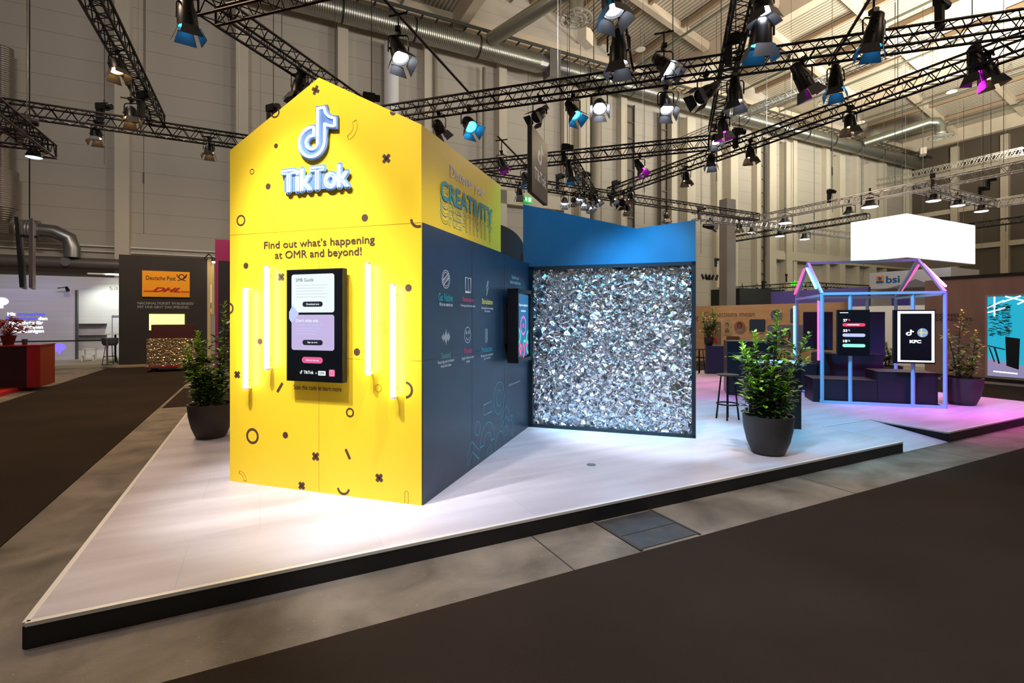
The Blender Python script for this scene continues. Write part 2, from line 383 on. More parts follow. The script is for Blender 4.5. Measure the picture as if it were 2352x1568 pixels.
# cornice, cable tray, main duct
struct(MB().box(-30, 66, -.6, 0, 19.9, 20.9).build('trim_5', beam_m), LM(0, DW), aL)
tray = MB().box(-30, 66, -2.0, -1.94, 19.4, 19.6).box(-30, 66, -1.06, -1.0, 19.4, 19.6)
for l in np.arange(-15, 66, .9): tray.box(l-.05, l+.05, -2, -1, 19.38, 19.43)
struct(tray.build('trim_6', mat('tray_steel', (84, 84, 78), .5, .5)), LM(0, DW), aL)
ductm = striped('spiral_duct', (158, 158, 150), 'X', 2.6, .32, .85, .5, .85, .05)
dk = thing('ventilation_duct', 'long silver spiral main duct running high along the hall back wall', 'duct', LM(0, DW-1.6, 18.6), aL)
for a, b, r in ((-30, 16.2, .62), (18.3, 64, .58)):
    MB().cyl((a, 0, 0), (b, 0, 0), r, n=28).build('pipe', ductm, dk, True)
MB().cyl((16.2, 0, 0), (16.9, 0, 0), .62, .42, n=28).cyl((17.7, 0, 0), (18.3, 0, 0), .42, .58, n=28).box(16.9, 17.7, -.45, .45, -.9, .9).build('damper_box', steel, dk)
for l in list(range(-8, 16, 4))+list(range(20, 63, 4)):
    MB().tube([(l, .66*math.cos(a), .66*math.sin(a)) for a in np.linspace(0, 2*PI, 20)[:-1]], .03, 4, True).build('hanger_ring', blackp, dk)
def branch(l, label, ln=4.2, m2=0):
    t = thing('branch_duct', label, 'duct', LM(l, DW-2.1, 18.9), aL)
    pts = [(0, 0, 0), (1.2, -ln*.5, .5), (2.4, -ln, 1.0), (2.9, -ln-.5, .95), (3.0, -ln-.7, .5), (3.0, -ln-.7, -.1)]
    MB().tube(pts, .42, 20).build('elbow_pipe', mat('branch_duct', (150, 152, 140), .35, .8), t, True)
    c = (3.0, -ln-.7, -.5); d = MB()
    for r in (.9, .55, .3): d.tube([(c[0]+r*math.cos(a), c[1]+r*math.sin(a), c[2]) for a in np.linspace(0, 2*PI, 25)[:-1]], .05, 4, True)
    for a in range(8): d.cyl((c[0]+.3*math.cos(a*PI/4), c[1]+.3*math.sin(a*PI/4), c[2]), (c[0]+.9*math.cos(a*PI/4), c[1]+.9*math.sin(a*PI/4), c[2]), .03, n=4)
    d.cyl((c[0], c[1], c[2]), (c[0], c[1], c[2]+.45), .35, .42, 20).build('diffuser', mat('diffuser_grey', (170, 168, 158), .5, .3), t)
branch(12.6, 'silver branch duct with round diffuser nearest above the hanging banner')
branch(36.0, 'silver branch duct with round diffuser in the middle of the hall wall')
branch(52.5, 'silver branch duct with round diffuser farthest right above the white hanging cube')
# columns and risers on the back wall
k = 0
for l in list(np.arange(-5.87, 65, 5.03)):
    o = struct(MB().box(l-.28, l+.28, -.5, 0, 0, 20).build('trim_7', pil), LM(0, DW), aL)
for l in (20.6, 31, 36, 41, 43.3, 51.5, 57): struct(MB().box(l-.45, l+.45, -.7, 0, 0, 18).build('trim_8', pil), LM(0, DW), aL)
struct(MB().cyl(LM(6.9, DW-.6), LM(6.9, DW-.6, 18), .42, n=20).build('trim_9', white, None, True))
risers = [(-.0, 0)]
rz = mat('riser_dark', (92, 86, 78), .5, .4)
def riser(l, w, m, label, ladder=True):
    t = thing('riser_shaft', label, 'service shaft', LM(l, DW), aL)
    MB().box(-w/2, w/2, -.35, 0, 0, 18).build('cover', m, t)
    if ladder:
        b = MB().box(-w/2-.06, -w/2, -.5, -.35, 0, 18).box(w/2, w/2+.06, -.5, -.35, 0, 18)
        for z in np.arange(1, 18, 1.2): b.box(-w/2, w/2, -.46, -.38, z, z+.08)
        b.build('cable_ladder', rz, t)
riser(24.9, .75, mat('shaft_grey', (110, 102, 92), .6), 'grey cable shaft on the back wall right of the bright white spotlight')
riser(28.3, .6, mat('shaft_grey2', (128, 118, 106), .6), 'grey cable shaft just right of another shaft on the back wall')
riser(39.9, .5, mat('shaft_grey2', (128, 118, 106), .6), 'thin grey cable shaft far right on the back wall', True)
for l, r, lab in ((21.7, .42, 'thick grey vertical pipe on the back wall under the bright spotlight'), (9.6, .16, 'thin ribbed vertical pipe on the back wall above the yellow house'), (12.9, .13, 'dark thin vertical pipe on the back wall left of the banner')):
    tag(MB().cyl(LM(l, DW-.5), LM(l, DW-.5, 18), r, n=16).build('wall_pipe', mat('pipe_grey', (150, 143, 130), .45, .3), None, True), lab, 'pipe')
struct(MB().box(13.5, 19, -.5, 0, 9.4, 10.3).box(14.2, 14.6, -.3, 0, 0, 9.4).box(18.0, 18.4, -.3, 0, 0, 9.4).build('trim_10', pil), LM(0, DW), aL)
struct(MB().box(41, 66, -.6, 0, 7.2, 8.0).build('trim_11', pil), LM(0, DW), aL)
struct(MB().box(-30, -1.6, -.15, -.1, 5.25, 5.3).box(-30, -1.6, -.15, -.1, 5.0, 5.04).build('trim_12', white), LM(0, DW), aL)
g = MB()
for z in (9, 13, 17): g.box(65.6, 66, -30, 0, z, z+.5)
for m in range(-28, 0, 4): g.box(65.5, 66, m-.3, m+.3, 0, 20)
struct(g.build('trim_13', beam_m), LM(0, DW), aL)
# low ducts on the left part of the wall
lp = thing('low_wall_duct', 'grey horizontal duct low on the left of the hall back wall', 'duct', LM(0, DW-.7, 4.35), aL)
MB().cyl((-20, 0, 0), (-5, 0, 0), .28, n=20).build('pipe', mat('duct_grey', (112, 106, 104), .45, .5), lp, True)
for l in (-10.4, -7.8): MB().cyl((l, -.26, .05), (l, -.32, .05), .2, n=16).build('outlet', steel, lp)
lq = thing('insulated_duct', 'short silver insulated duct with an elbow above the low duct', 'duct', LM(-10.2, DW-.9, 5.5), aL)
MB().cyl((.75, 0, .25), (1.5, 0, .25), .42, n=20).build('sleeve', striped('sleeve', (150, 144, 146), 'X', 3, .4, .6), lq, True)
MB().tube([(1.4, 0, .25), (2.0, 0, .22), (2.5, 0, -.05), (2.6, 0, -.5), (2.6, 0, -.9)], .3, 16).build('elbow', steel, lq, True)
vq = thing('vertical_duct', 'silver vertical ribbed duct on the wall at the far left', 'duct', LM(-9.9, DW-.9, 0), aL)
MB().cyl((0, 0, 8.2), (0, 0, 13.5), .34, n=20).cyl((0, 0, 6.6), (0, 0, 8.2), .5, n=20).cyl((0, 0, 6.0), (0, 0, 6.6), .2, .45, n=20).box(-.25, .25, -.2, .2, 5.5, 6).build('pipe', striped('vduct', (160, 150, 140), 'Z', 3.4, .35, .8), vq, True)
# green exit sign
s0, z0 = ray(1213, 458, LM(0, DW-.8), Lv)
ex = thing('exit_sign', 'small lit green exit sign with a white arrow above the blue panel', 'exit sign', LM(s0, DW-.8, z0), aL)
MB().box(-.3, .3, 0, .12, -.17, .17).build('housing', mat('exit_green', (0, 150, 60), .4, emit=1.3, ecol=(10, 190, 80)), ex)
EB = B3((0, 0, 0), (1, 0, 0))
MB().prism([(-.16, -.1), (-.07, 0), (-.13, 0), (-.13, .12), (-.19, .12), (-.19, 0), (-.25, 0)], EB, .01).prism([(.04, -.12), (.2, -.12), (.2, .12), (.04, .12)], EB, .01).build('pictogram', e_hot, ex)

# ------------------------------------------------------------------ ground: carpets, platform, ramp
for n_, (l0, l1, m0, m1), lab in (('aisle_carpet', (-30, 18.9, -13, 3.045), 'dark brown aisle carpet filling the foreground right of the platform'),
        ('aisle_carpet', (-5.05, -1.87, 3.9, 23.2), 'dark brown carpet aisle left of the platform leading back'),
        ('aisle_carpet', (-1.8, 18.0, 12.4, 15.6), 'brown carpet aisle behind the raised platform'),
        ('aisle_carpet', (14.7, 18.3, 3.1, 12.3), 'brown carpet aisle beyond the pink lit right end of the platform')):
    tag(MB().box(l0, l1, m0, m1, 0, .008).build(n_, carpet), lab, 'carpet').rotation_euler = (0, 0, aL)
hatch = thing('floor_hatch', 'square steel utility hatch set in the concrete strip before the platform', 'floor hatch', LM(2.72, 3.07), aL)
MB().box(0, .62, .02, .6, 0, .006).build('cover', noisy('hatch_steel', (40, 39, 40), (60, 57, 54), (6, 6, 6), .6, 6, .1), hatch)
MB().box(-.03, 0, 0, .64, 0, .01).box(.62, .64, 0, .64, 0, .01).box(0, .62, .27, .28, .006, .009).build('rim', mat('hatch_rim', (56, 46, 38), .7), hatch)

g = MB()
for l in (2.05, 2.69, 5.6, 8.4, 11.2): g.box(l, l+.012, 3.06, 3.7, 0, .0015)
struct(g.build('trim_14', mat('floor_joint', (44, 38, 32), .8)), rz=aL)
plat = thing('raised_platform', 'large raised exhibition platform with pale wood look flooring and black sides', 'platform', (0, 0, 0), aL)
x0, x1, m0, m1 = -1.17, 13.92, 3.715, 11.7; ra, rb, rm = 7.9, 9.17, 4.78
outl = [(x0, m0), (ra, m0), (ra, rm), (rb, rm), (rb, m0), (x1, m0), (x1, m1), (x0, m1)]
fm = noisy('vinyl_floor', (178, 171, 176), (208, 203, 209), (.55, 3.2, 1), .42, 8, 0, .4, .3, .7)
N, K, Bn = nodes(fm)   # plank joints over the grain
ramp = [n for n in N if n.type == 'VALTORGB'][0]; tc = [n for n in N if n.type == 'TEX_COORD'][0]
bk = N.new('ShaderNodeTexBrick'); bk.offset = .37; bk.inputs['Scale'].default_value = 1; bk.inputs['Brick Width'].default_value = 1.3
bk.inputs['Row Height'].default_value = .9; bk.inputs['Mortar Size'].default_value = .0022; bk.inputs['Mortar Smooth'].default_value = 0
bk.inputs['Color1'].default_value = (1, 1, 1, 1); bk.inputs['Color2'].default_value = (.93, .925, .92, 1); bk.inputs['Mortar'].default_value = (.8, .78, .77, 1)
K.new(tc.outputs['Object'], bk.inputs['Vector'])
mx = N.new('ShaderNodeMix'); mx.data_type = 'RGBA'; mx.blend_type = 'MULTIPLY'; mx.inputs[0].default_value = 1
K.new(ramp.outputs[0], mx.inputs[6]); K.new(bk.outputs['Color'], mx.inputs[7]); K.new(mx.outputs[2], Bn.inputs['Base Color'])
FB = B3((0, 0, .136), (1, 0, 0), (0, 1, 0))
MB().prism(outl, FB, .01).build('floor_covering', fm, plat)
sk = MB()
for i in range(8):
    a, b = outl[i], outl[(i+1) % 8]
    if i in (1, 2, 3): continue
    sk.bar((a[0], a[1], .061), (b[0], b[1], .061), .03, .122)
sk.add([(ra, m0, 0), (ra, rm, .12), (ra, m0, .12)], [(0, 1, 2)]).add([(rb, m0, 0), (rb, rm, .12), (rb, m0, .12)], [(0, 2, 1)])
sk.build('side_fascia', mat('black_fascia', (22, 21, 20), .55), plat)
trimm = mat('edge_profile', (226, 222, 214), .35, .15)
tr = MB()
for i in range(8):
    a, b = Vector((*outl[i], .138)), Vector((*outl[(i+1) % 8], .138))
    tr.bar(a, b, .034, .022)
tr.build('edge_profile', trimm, plat)
MB().lathe([(.001, 0), (.055, 0), (.055, .004), (.04, .006), (.001, .006)], 24, (0, 0, 0)).build('floor_socket', steel, plat).location = (LM(0, 0)+Vector((ground(1358, 1067).dot(Lv), ground(1358, 1067).dot(Mv), .146)))
rp = thing('access_ramp', 'pale floor ramp cut into the platform edge between two black sides', 'ramp', LM(ra, m0), aL)
MB().add([(.02, -.02, .006), (1.25, -.02, .006), (1.25, 1.05, .143), (.02, 1.05, .143), (.02, -.02, 0), (1.25, -.02, 0), (1.25, 1.05, 0), (.02, 1.05, 0)],
         [(0,1,2,3),(7,6,5,4),(0,4,5,1),(1,5,6,2),(2,6,7,3),(3,7,4,0)]).build('deck', fm, rp)

# ------------------------------------------------------------------ the yellow house
HW, HD, HE, HR, HB = 2.24, 2.18, 3.605, 4.2, 2.717
house = thing('house_shaped_booth', 'tall yellow gabled house shaped booth wall with dark blue side and brown confetti print', 'booth', HO, aH)
FR = B3((0, 0, 0), (1, 0, 0)); SD = B3((HW, 0, 0), (0, 1, 0)); SDK = B3((HW+.012, 0, 0), (0, 1, 0))
def hf(px, py, off=0): # point on the yellow front
    o = HO-Yv*off; s, z = ray(px, py, o, Xv); return s, z
def hs(px, py, off=0): # point on the right hand side wall
    o = HO+Xv*(HW+off); s, z = ray(px, py, o, Yv); return s, z
gable = [(0, PL), (HW, PL), (HW, HE), (HW/2, HR), (0, HE)]
mb = MB(); mb.prism(gable, (Vector((0, HD, 0)), Vector((1, 0, 0)), Vector((0, 0, 1))), HD)
mb.build('gabled_body', yellow, house)
MB().box(HW+.0005, HW+.012, .012, HD, PL, HB).box(HW-.09, HW+.012, HD+.002, 3.5, PL, HB-.01).build('side_wall', navy, house)
j = MB().box(.002, HW-.002, -.0012, 0, HB-.002, HB+.002).box(HW/2-.0015, HW/2+.0015, -.0012, 0, PL, HB).box(HW/2, HW, -.0012, 0, 1.46, 1.463)
j.build('panel_joint', joint, house)
MB().box(HW+.012, HW+.0135, 1.16, 1.163, PL, HB).box(HW+.012, HW+.0135, 2.29, 2.293, PL, HB).box(HW+.012, HW+.0135, 0.02, 2.3, 1.46, 1.463).build('side_joint', mat('joint_dark', (24, 34, 48), .6), house)
# printed confetti
co_ = MB(); T = .0015
def mark(m): m.build('confetti_mark', brown, house)
def P(px, py): return hf(px, py)
def R_(px, py, r): # radius in metres of r photo pixels high
    return abs(hf(px, py-r)[1]-hf(px, py+r)[1])/2
def dot(px, py, r, a0=None, a1=None):
    c = P(px, py); q = R_(px, py, r)
    mark(MB().prism(circ(*c, q, 20) if a0 is None else arc(*c, q, a0, a1, 16), FR, T))
def ring(px, py, r, w, a0=0, a1=360, mb=None):
    c = P(px, py); q = R_(px, py, r); g_ = (mb or MB()).band(arc(*c, q, a0, a1, 32)[:-1] if a1-a0 == 360 else arc(*c, q, a0, a1, 24), w, FR, .0016, closed=(a1-a0 == 360))
    if mb is None: mark(g_)
def cross(px, py, r, rot=0, cut=False):
    c = P(px, py); q = R_(px, py, r); cf = MB()
    for a in (45+rot, 135+rot):
        v = Vector((math.cos(math.radians(a)), math.sin(math.radians(a))))*q; e = Vector((-v.y, v.x)).normalized()*.017
        p0 = Vector(c)-v; p1 = Vector(c)+v
        if cut and p0.y < PL+.005: p0 = Vector(c)+(p0-Vector(c))*.35
        if cut and p1.y < PL+.005: p1 = Vector(c)+(p1-Vector(c))*.35
        cf.prism([tuple(p0-e), tuple(p1-e), tuple(p1-e*.5+v*.1), tuple(p1+e*.5+v*.1), tuple(p1+e), tuple(p0+e), tuple(p0+e*.5-v*.1), tuple(p0-e*.5-v*.1)], FR, T)
    mark(cf)
for a in ((634, 335, 5.5), (616, 428, 7), (838, 500, 8.5), (565, 610, 7), (597, 784, 7), (938, 661, 8.5), (820, 808, 8.5), (655.5, 999, 7.5)): dot(*a)
dot(903, 257, 8, 160, 335)
for a in ((579, 394, 5.5, .007), (553.5, 506, 11, .016), (804, 947, 9, .016), (580, 1001, 15.5, .024)): ring(*a)
ring(632, 258, 11, .016, 175, 395); ring(961, 502, 18, .024, 180, 292); ring(526.5, 708, 11, .02, -85, 80)
ring(931, 895, 17, .022, -85, 85); ring(789, 1119, 15, .022, 190, 350)
for a in ((725, 207, 10, 18), (887.5, 364, 11, 0), (545, 860, 8.5, 0), (646, 636, 9, 0), (725, 1048, 10, 0), (871, 1097, 10, 5)): cross(*a)
cross(693, 1115, 9, 0, True)
for (ax, ay, bx, by) in ((637, 900, 649, 879), (794, 1031, 804, 1054)):
    mark(MB().band([P(ax, ay), P(bx, by)], .028, FR, .0016))
for a in ((878, 753, 15, .004), (878, 753, 10, .004), (869, 891, 8.5, .004)): ring(*a, mb=co_)
c = P(795, 299); co_.band(arc(c[0]-.005, c[1]+.03, .13, -75, 25, 16)+arc(c[0]-.005, c[1]+.03, .085, 25, -75, 16), .0035, FR, .0016, True)
c = P(552, 1098); co_.band(arc(c[0]-.02, c[1]-.02, .10, 85, 0, 12)+[(c[0]+.05, c[1]-.02)]+arc(c[0]-.02, c[1]-.02, .07, 0, 85, 12), .0035, FR, .0016, True)
c = P(934, 1142); co_.band([(c[0]-.018, PL+.005), (c[0]-.018, c[1]+.04)]+arc(c[0], c[1]+.04, .018, 180, 0, 8)+[(c[0]+.018, PL+.005)], .0035, FR, .0016)
co_.build('outline_print', mat('ochre_line', (150, 110, 20), .6), house)
def tb(x0, x1, xr, yt, yb, fn): # text box from photo edges
    return (fn(x0, yb)[0], fn(xr, yb)[1], fn(x1, yb)[0], fn(xr, yt)[1])
text("Find out what’s happening", tb(607, 861, 857, 540, 563.5, hf), FR, brown, house, bold=.012)
text("at OMR and beyond!", tb(632, 831, 828, 567, 591, hf), FR, brown, house, bold=.012)
text("Scan this code to learn more", tb(675, 785, 780, 888, 899, hf), FR, brown, house, bold=.008)
# side lettering
text("Discover your", tb(1034, 1113, 1034, 378, 413, hs), SD, mat('pale_print', (240, 238, 246), .5), house, bold=.014)
cb = tb(1011, 1130, 1011, 410, 457, hs)
for i in range(3, 0, -1):
    dz = -.075*i
    bx = (cb[0], cb[1]+dz, cb[2], cb[3]+dz)
    text("CREATIVITY", bx, SD, yellow, house, 'echo_fill', bold=.03, off=.001*(4-i), d=0)
    text("CREATIVITY", bx, SD, teal, house, 'echo_outline', bold=.03, off=.001*(4-i)+.0003, outline=.0022)
text("CREATIVITY", cb, SD, teal, house, bold=.03, off=.006)
# icons on the dark side wall
ic = MB()
def hk(px, py): return hs(px, py, .012)
def IB(px, py, h): # icon basis at photo point with photo height h
    c = hk(px, py); q = abs(hk(px, py-h/2)[1]-hk(px, py+h/2)[1]); o = SDK[0]+SDK[1]*c[0]+SDK[2]*c[1]
    return (o, SDK[1]*q, SDK[2]*q)
def bandi(pts, Bx, w=.02, closed=False):
    sc = Bx[1].length; pp = [(x*sc, y*sc) for x, y in pts]
    ic.band(pp, w*sc*1.0, (Bx[0], SDK[1], SDK[2]), .0015, closed)
b = IB(1024, 641, 41)
bandi([(.5*(1+.06*(-1)**i)*math.cos(2*PI*i/36), .5*(1+.06*(-1)**i)*math.sin(2*PI*i/36)) for i in range(36)], b, .03, True)
bandi(circ(0, 0, .38), b, .03, True); bandi([(-.4, -.1), (.3, .34), (.4, .12), (-.3, -.34)], b, .03, True)
for q in (-.2, 0, .2): bandi([(q-.05, q*.6-.1), (q+.05, q*.6+.1)], b, .03)
b = IB(1075, 654, 35)
for sg in (-1, 1): bandi([(0, .38), (sg*.15, .46), (sg*.45, .46), (sg*.45, -.42), (sg*.15, -.42), (0, -.5)], b, .04)
bandi([(0, .38), (0, -.5)], b, .04); bandi([(-.45, -.42), (-.45, -.5), (.45, -.5), (.45, -.42)], b, .04)
b = IB(1119, 662, 34); bandi([(.1, .5), (-.22, .0), (-.02, .02), (-.14, -.5), (.22, .12), (.02, .12), (.25, .5)], b, .035, True)
b = IB(1024, 774, 36)
for i, q in enumerate((.18, .3, .5, .22, .4, .66, .95, .5, .3, .6, .4, .2)): bandi([(-.55+i*.1, -q/2), (-.55+i*.1, q/2)], b, .05)
b = IB(1074, 769, 36); bandi(circ(0, 0, .5), b, .035, True); bandi(arc(0, -.05, .26, 200, 340), b, .035)
for sg in (-1, 1): bandi([(sg*.2+.12*(1 if i % 2 else .45)*math.cos(PI/2+i*PI/5), .16+.12*(1 if i % 2 else .45)*math.sin(PI/2+i*PI/5)) for i in range(10)], b, .03, True)
b = IB(1117, 772, 33); bandi(rrect(-.2, -.35, .2, .5, .1), b, .035, True)
for q in (.3, .07, -.16): bandi(circ(0, q, .09), b, .03, True)
bandi([(0, -.35), (0, -.5)], b, .04)
ic.build('icon_print', wprint, house)
for s, x0_, x1_, xr, yt, yb, m_, bo in (("Go Native", 1006, 1039, 1007, 672, 691, teal, .02), ("Structure", 1062, 1087, 1062, 681, 692, pink, .02), ("Stimulation", 1106, 1131, 1106, 685, 698, yprint, .02),
        ("Sound", 1013, 1034, 1013, 810, 824, gprint, .02), ("Trends", 1065, 1083, 1065, 800, 813, pink, .02), ("Production", 1106, 1130, 1106, 797, 810, teal, .02),
        ("Fit in to stand out", 1009, 1039, 1009, 694, 702, wprint, .01), ("Turning stories into sales", 1057, 1091, 1057, 698, 705, wprint, .01),
        ("Strategically leveraging\nthe senses", 1105, 1132, 1105, 704, 716, wprint, .01), ("Ensuring you’re heard\nloud and clear", 1005, 1042, 1005, 829, 846, wprint, .01),
        ("Apply trends to your\nbrand", 1060, 1088, 1060, 820, 835, wprint, .01), ("Bringing your production\nup to scratch", 1104, 1132, 1104, 815, 829, wprint, .01),
        ("Explore our\nlatest trends here", 1171, 1195, 1171, 630, 650, wprint, .01), ("Scan this code to learn more", 1168, 1194, 1168, 882, 887, wprint, .01)):
    text(s, tb(x0_, x1_, xr, yt, yb, hk), SDK, m_, house, bold=bo, align='CENTER' if '\n' in s else 'LEFT')
sh = MB()
def hk2(px, py): return hk(px, py)
def loop(pts, closed=True): sh.band([hk(*p) for p in pts], .006, SDK, .0015, closed)
def pc(x, y): return (950+x/2.75, 580+y/2.75)
def ell(x, y, ry, a0=0, a1=360):
    c = hk(*pc(x, y)); q = abs(hk(*pc(x, y-ry))[1]-hk(*pc(x, y+ry))[1])/2
    return c, q
for x, y, ry in ((540, 918, 101), (540, 918, 50), (404, 1110, 43), (583, 1123, 32)):
    c, q = ell(x, y, ry); sh.band(circ(*c, q, 36), .006, SDK, .0015, True)
loop([pc(*p) for p in ((443, 962), (493, 938), (493, 1002), (443, 1027))])
loop([pc(*p) for p in ((551, 1050), (584, 962), (603, 1000), (603, 1065), (584, 1030), (552, 1102))])
loop([pc(*p) for p in ((342, 1280), (367, 1192), (413, 1246), (413, 1304), (370, 1258), (342, 1348))])
c = hk(*pc(468, 1200)); q = abs(c[1]-hk(*pc(468, 1072))[1]); sh.band(arc(*c, q, 0, 180, 24)+arc(*c, q*.5, 180, 0, 16), .006, SDK, .0015, True)
c = hk(*pc(545, 1215)); q = abs(c[1]-hk(*pc(545, 1128))[1]); sh.band(arc(*c, q, -10, 190, 24), .006, SDK, .0015)
c = hk(*pc(612, 1098)); q = abs(c[1]-hk(*pc(612, 1026))[1]); sh.band(arc(*c, q, -70, 80, 24)+arc(*c, q*.55, 80, -60, 16), .006, SDK, .0015, True)
loop([pc(*p) for p in ((460, 1290), (468, 1240), (488, 1208), (489, 1255), (474, 1280))], False)
sh.build('shape_print', tealline, house)

# neon signs on the gable
nb = tb(691, 778, 730, 246, 367, hf)
nb = (hf(694, 300)[0], hf(730, 362)[1], hf(775, 300)[0], hf(753, 250)[1])
ns = thing('neon_note_sign', 'white neon musical note logo sign on the yellow gable', 'neon sign', HO, aH)
npts = note_pts(nb)
MB().prism(offset_poly(npts, .028), B3((0, -.012, 0), (1, 0, 0)), .02).build('backing_plate', acryl, ns)
MB().tube([(x, -.044, z) for x, z in npts], .0105, 8, True).build('neon_tube', neon_w, ns)
g = MB()
for x, z in (npts[4], npts[30], npts[60]): g.cyl((x, -.03, z), (x, 0, z), .006, n=6)
g.build('stand_off', steel, ns)
wb = (hf(655, 400)[0], hf(716, 438)[1], hf(806, 400)[0], hf(716, 389)[1])
nw = thing('neon_word_sign', 'white neon word sign reading TikTok below the note logo', 'neon sign', HO, aH)
text("TikTok", wb, B3((0, -.032, 0), (1, 0, 0)), neon_w, nw, 'neon_tube', bold=.02, outline=.0062, off=.01, spacing=.97)
wb2 = (wb[0]-.028, wb[1]-.028, wb[2]+.028, wb[3]+.028)
text("TikTok", wb2, B3((0, -.027, 0), (1, 0, 0)), acryl, nw, 'backing_plate', bold=.085, d=.002, off=0, spacing=.97)
MB().prism(rrect(wb[0]+.01, wb[1], wb[2]-.03, wb[1]+(wb[3]-wb[1])*.72, .02), B3((0, -.012, 0), (1, 0, 0)), .012).build('carrier_plate', acryl, nw)

# four tube lamps
GT = 'tube lamps on the yellow front'
for px, yt, yb, lab in ((564, 659, 897, 'vertical white tube lamp nearest the left edge of the yellow front'), (613, 609, 852, 'vertical white tube lamp just left of the wall display'),
                        (845, 601, 864, 'vertical white tube lamp just right of the wall display'), (903, 650, 918, 'vertical white tube lamp nearest the right edge of the yellow front')):
    s, z1 = hf(px, yt, .07); z0_ = hf(px, yb, .07)[1]
    t = thing('tube_lamp', lab, 'lamp', HP(s, -.07), aH, GT)
    MB().cyl((0, 0, z0_+.03), (0, 0, z1-.03), .025, n=16).build('light_tube', tube_w, t, True)
    for z in (z0_+.01, z1-.03): MB().cyl((0, 0, z), (0, 0, z+.022), .026, n=12).box(-.008, .008, 0, .07, z+.005, z+.02).build('end_cap', mat('cap_white', (225, 225, 220), .4), t)
    MB().box(-.004, .004, .0, .07, z0_+.1, z0_+.11).box(-.004, .004, .0, .07, z1-.11, z1-.1).build('wall_bracket', steel, t)

# ------------------------------------------------------------------ displays
SCR = {}
def scr(t): return SCR.get(t.name, t)
def display(name, label, loc, rz, w, h, z0, depth=.06, group=None, frame=black):
    t = thing(name, label, 'screen', loc, rz, group)
    MB().box(0, w, .0, depth, z0, z0+h).build('housing', frame, t, bevel=.004)
    b = .018
    sc_ = MB().box(b, w-b, -.003, 0, z0+b, z0+h-b).build('screen', scr_black, t); SCR[t.name] = sc_
    return t, B3((0, -.003, z0), (1, 0, 0))
x0_, zt = hf(658, 616, .1); x1_ = hf(787, 616, .1)[0]; zb = hf(787, 880, .1)[1]; zt = hf(787, 615, .1)[1]
dw, dh = x1_-x0_, zt-zb
d1, DB = display('wall_display', 'black framed portrait touch screen in the middle of the yellow front', HP(x0_, -.1), aH, dw, dh, zb, .07)
MB().box(dw*.25, dw*.75, .07, .1, zb+.3, zb+dh-.3).build('wall_mount', black, d1)
def q(m_, x0, y0, x1, y1, r=.02, off=.0, name='screen_graphic', t=None, Bx=None, ww=None, hh=None):
    Bx = Bx or DB; ww = ww or dw; hh = hh or dh
    Bo = (Bx[0]+Bx[1].cross(Bx[2])*off, Bx[1], Bx[2])
    return MB().prism(rrect(x0*ww, y0*hh, x1*ww, y1*hh, min(r, (y1-y0)*hh*.49, (x1-x0)*ww*.49)), Bo, .001).build(name, m_, scr(t or d1))
q(e_white, .1, .615, .86, .955, .025); q(e_lilac, .1, .28, .86, .595, .025)
q(e_dark, .3, .665, .66, .712, .05, .001); q(e_dark, .3, .325, .66, .372, .05, .001); q(e_pink, .29, .165, .66, .22, .05, .001)
q(e_pink, .77, .055, .87, .115, .008, .001)
MB().prism([(.055*dw, .62*dh), (.055*dw, .56*dh), (.1*dw, .525*dh), (.22*dw, .59*dh), (.23*dw, .61*dh), (.12*dw, .68*dh)], (DB[0]+Vector((0, -.0012, 0)), DB[1], DB[2]), .0005).build('screen_graphic', e_bl, scr(d1))
def dt(s, x0, y0, x1, y1, m_, bo=.0, t=None, Bx=None, ww=None, hh=None):
    ww = ww or dw; hh = hh or dh
    text(s, (x0*ww, y0*hh, x1*ww, y1*hh), Bx or DB, m_, scr(t or d1), 'screen_lettering', bold=bo, off=.0025, d=0)
dt("SMB Guide", .18, .89, .5, .92, e_dark, .0); dt("Download now", .37, .68, .6, .698, e_white, .02); dt("Sign up now", .39, .34, .57, .358, e_white, .02)
dt("Don’t miss out", .18, .53, .58, .558, e_white, .02); dt("Back to the top", .37, .18, .59, .2, e_white, .02)
dt("TikTok", .32, .07, .5, .098, e_white, .03); dt("x", .53, .072, .56, .086, e_white); MB().prism(note_pts((.255*dw, .068*dh, .3*dw, .102*dh)), (DB[0]+Vector((0, -.002, 0)), DB[1], DB[2]), .0005).build('screen_graphic', e_white, scr(d1))
q(e_white, .58, .06, .71, .1, .004, .001); dt("OMR", .6, .07, .69, .09, e_dark, .02)
for k in range(5): q(e_grey, .18, .855-.026*k, .74-.03*(k % 3), .859-.026*k, .001, .001)
for k in range(4): q(e_bl, .18, .5-.026*k, .66-.04*k, .504-.026*k, .001, .001)
MB().band(circ(.82*dw, .085*dh, .025), .003, (DB[0]+Vector((0, -.0015, 0)), DB[1], DB[2]), .001, True).band([(.82*dw, .07*dh), (.82*dw, .1*dh), (.8*dw, .09*dh)], .003, (DB[0]+Vector((0, -.0015, 0)), DB[1], DB[2]), .001).build('screen_graphic', e_white, scr(d1))

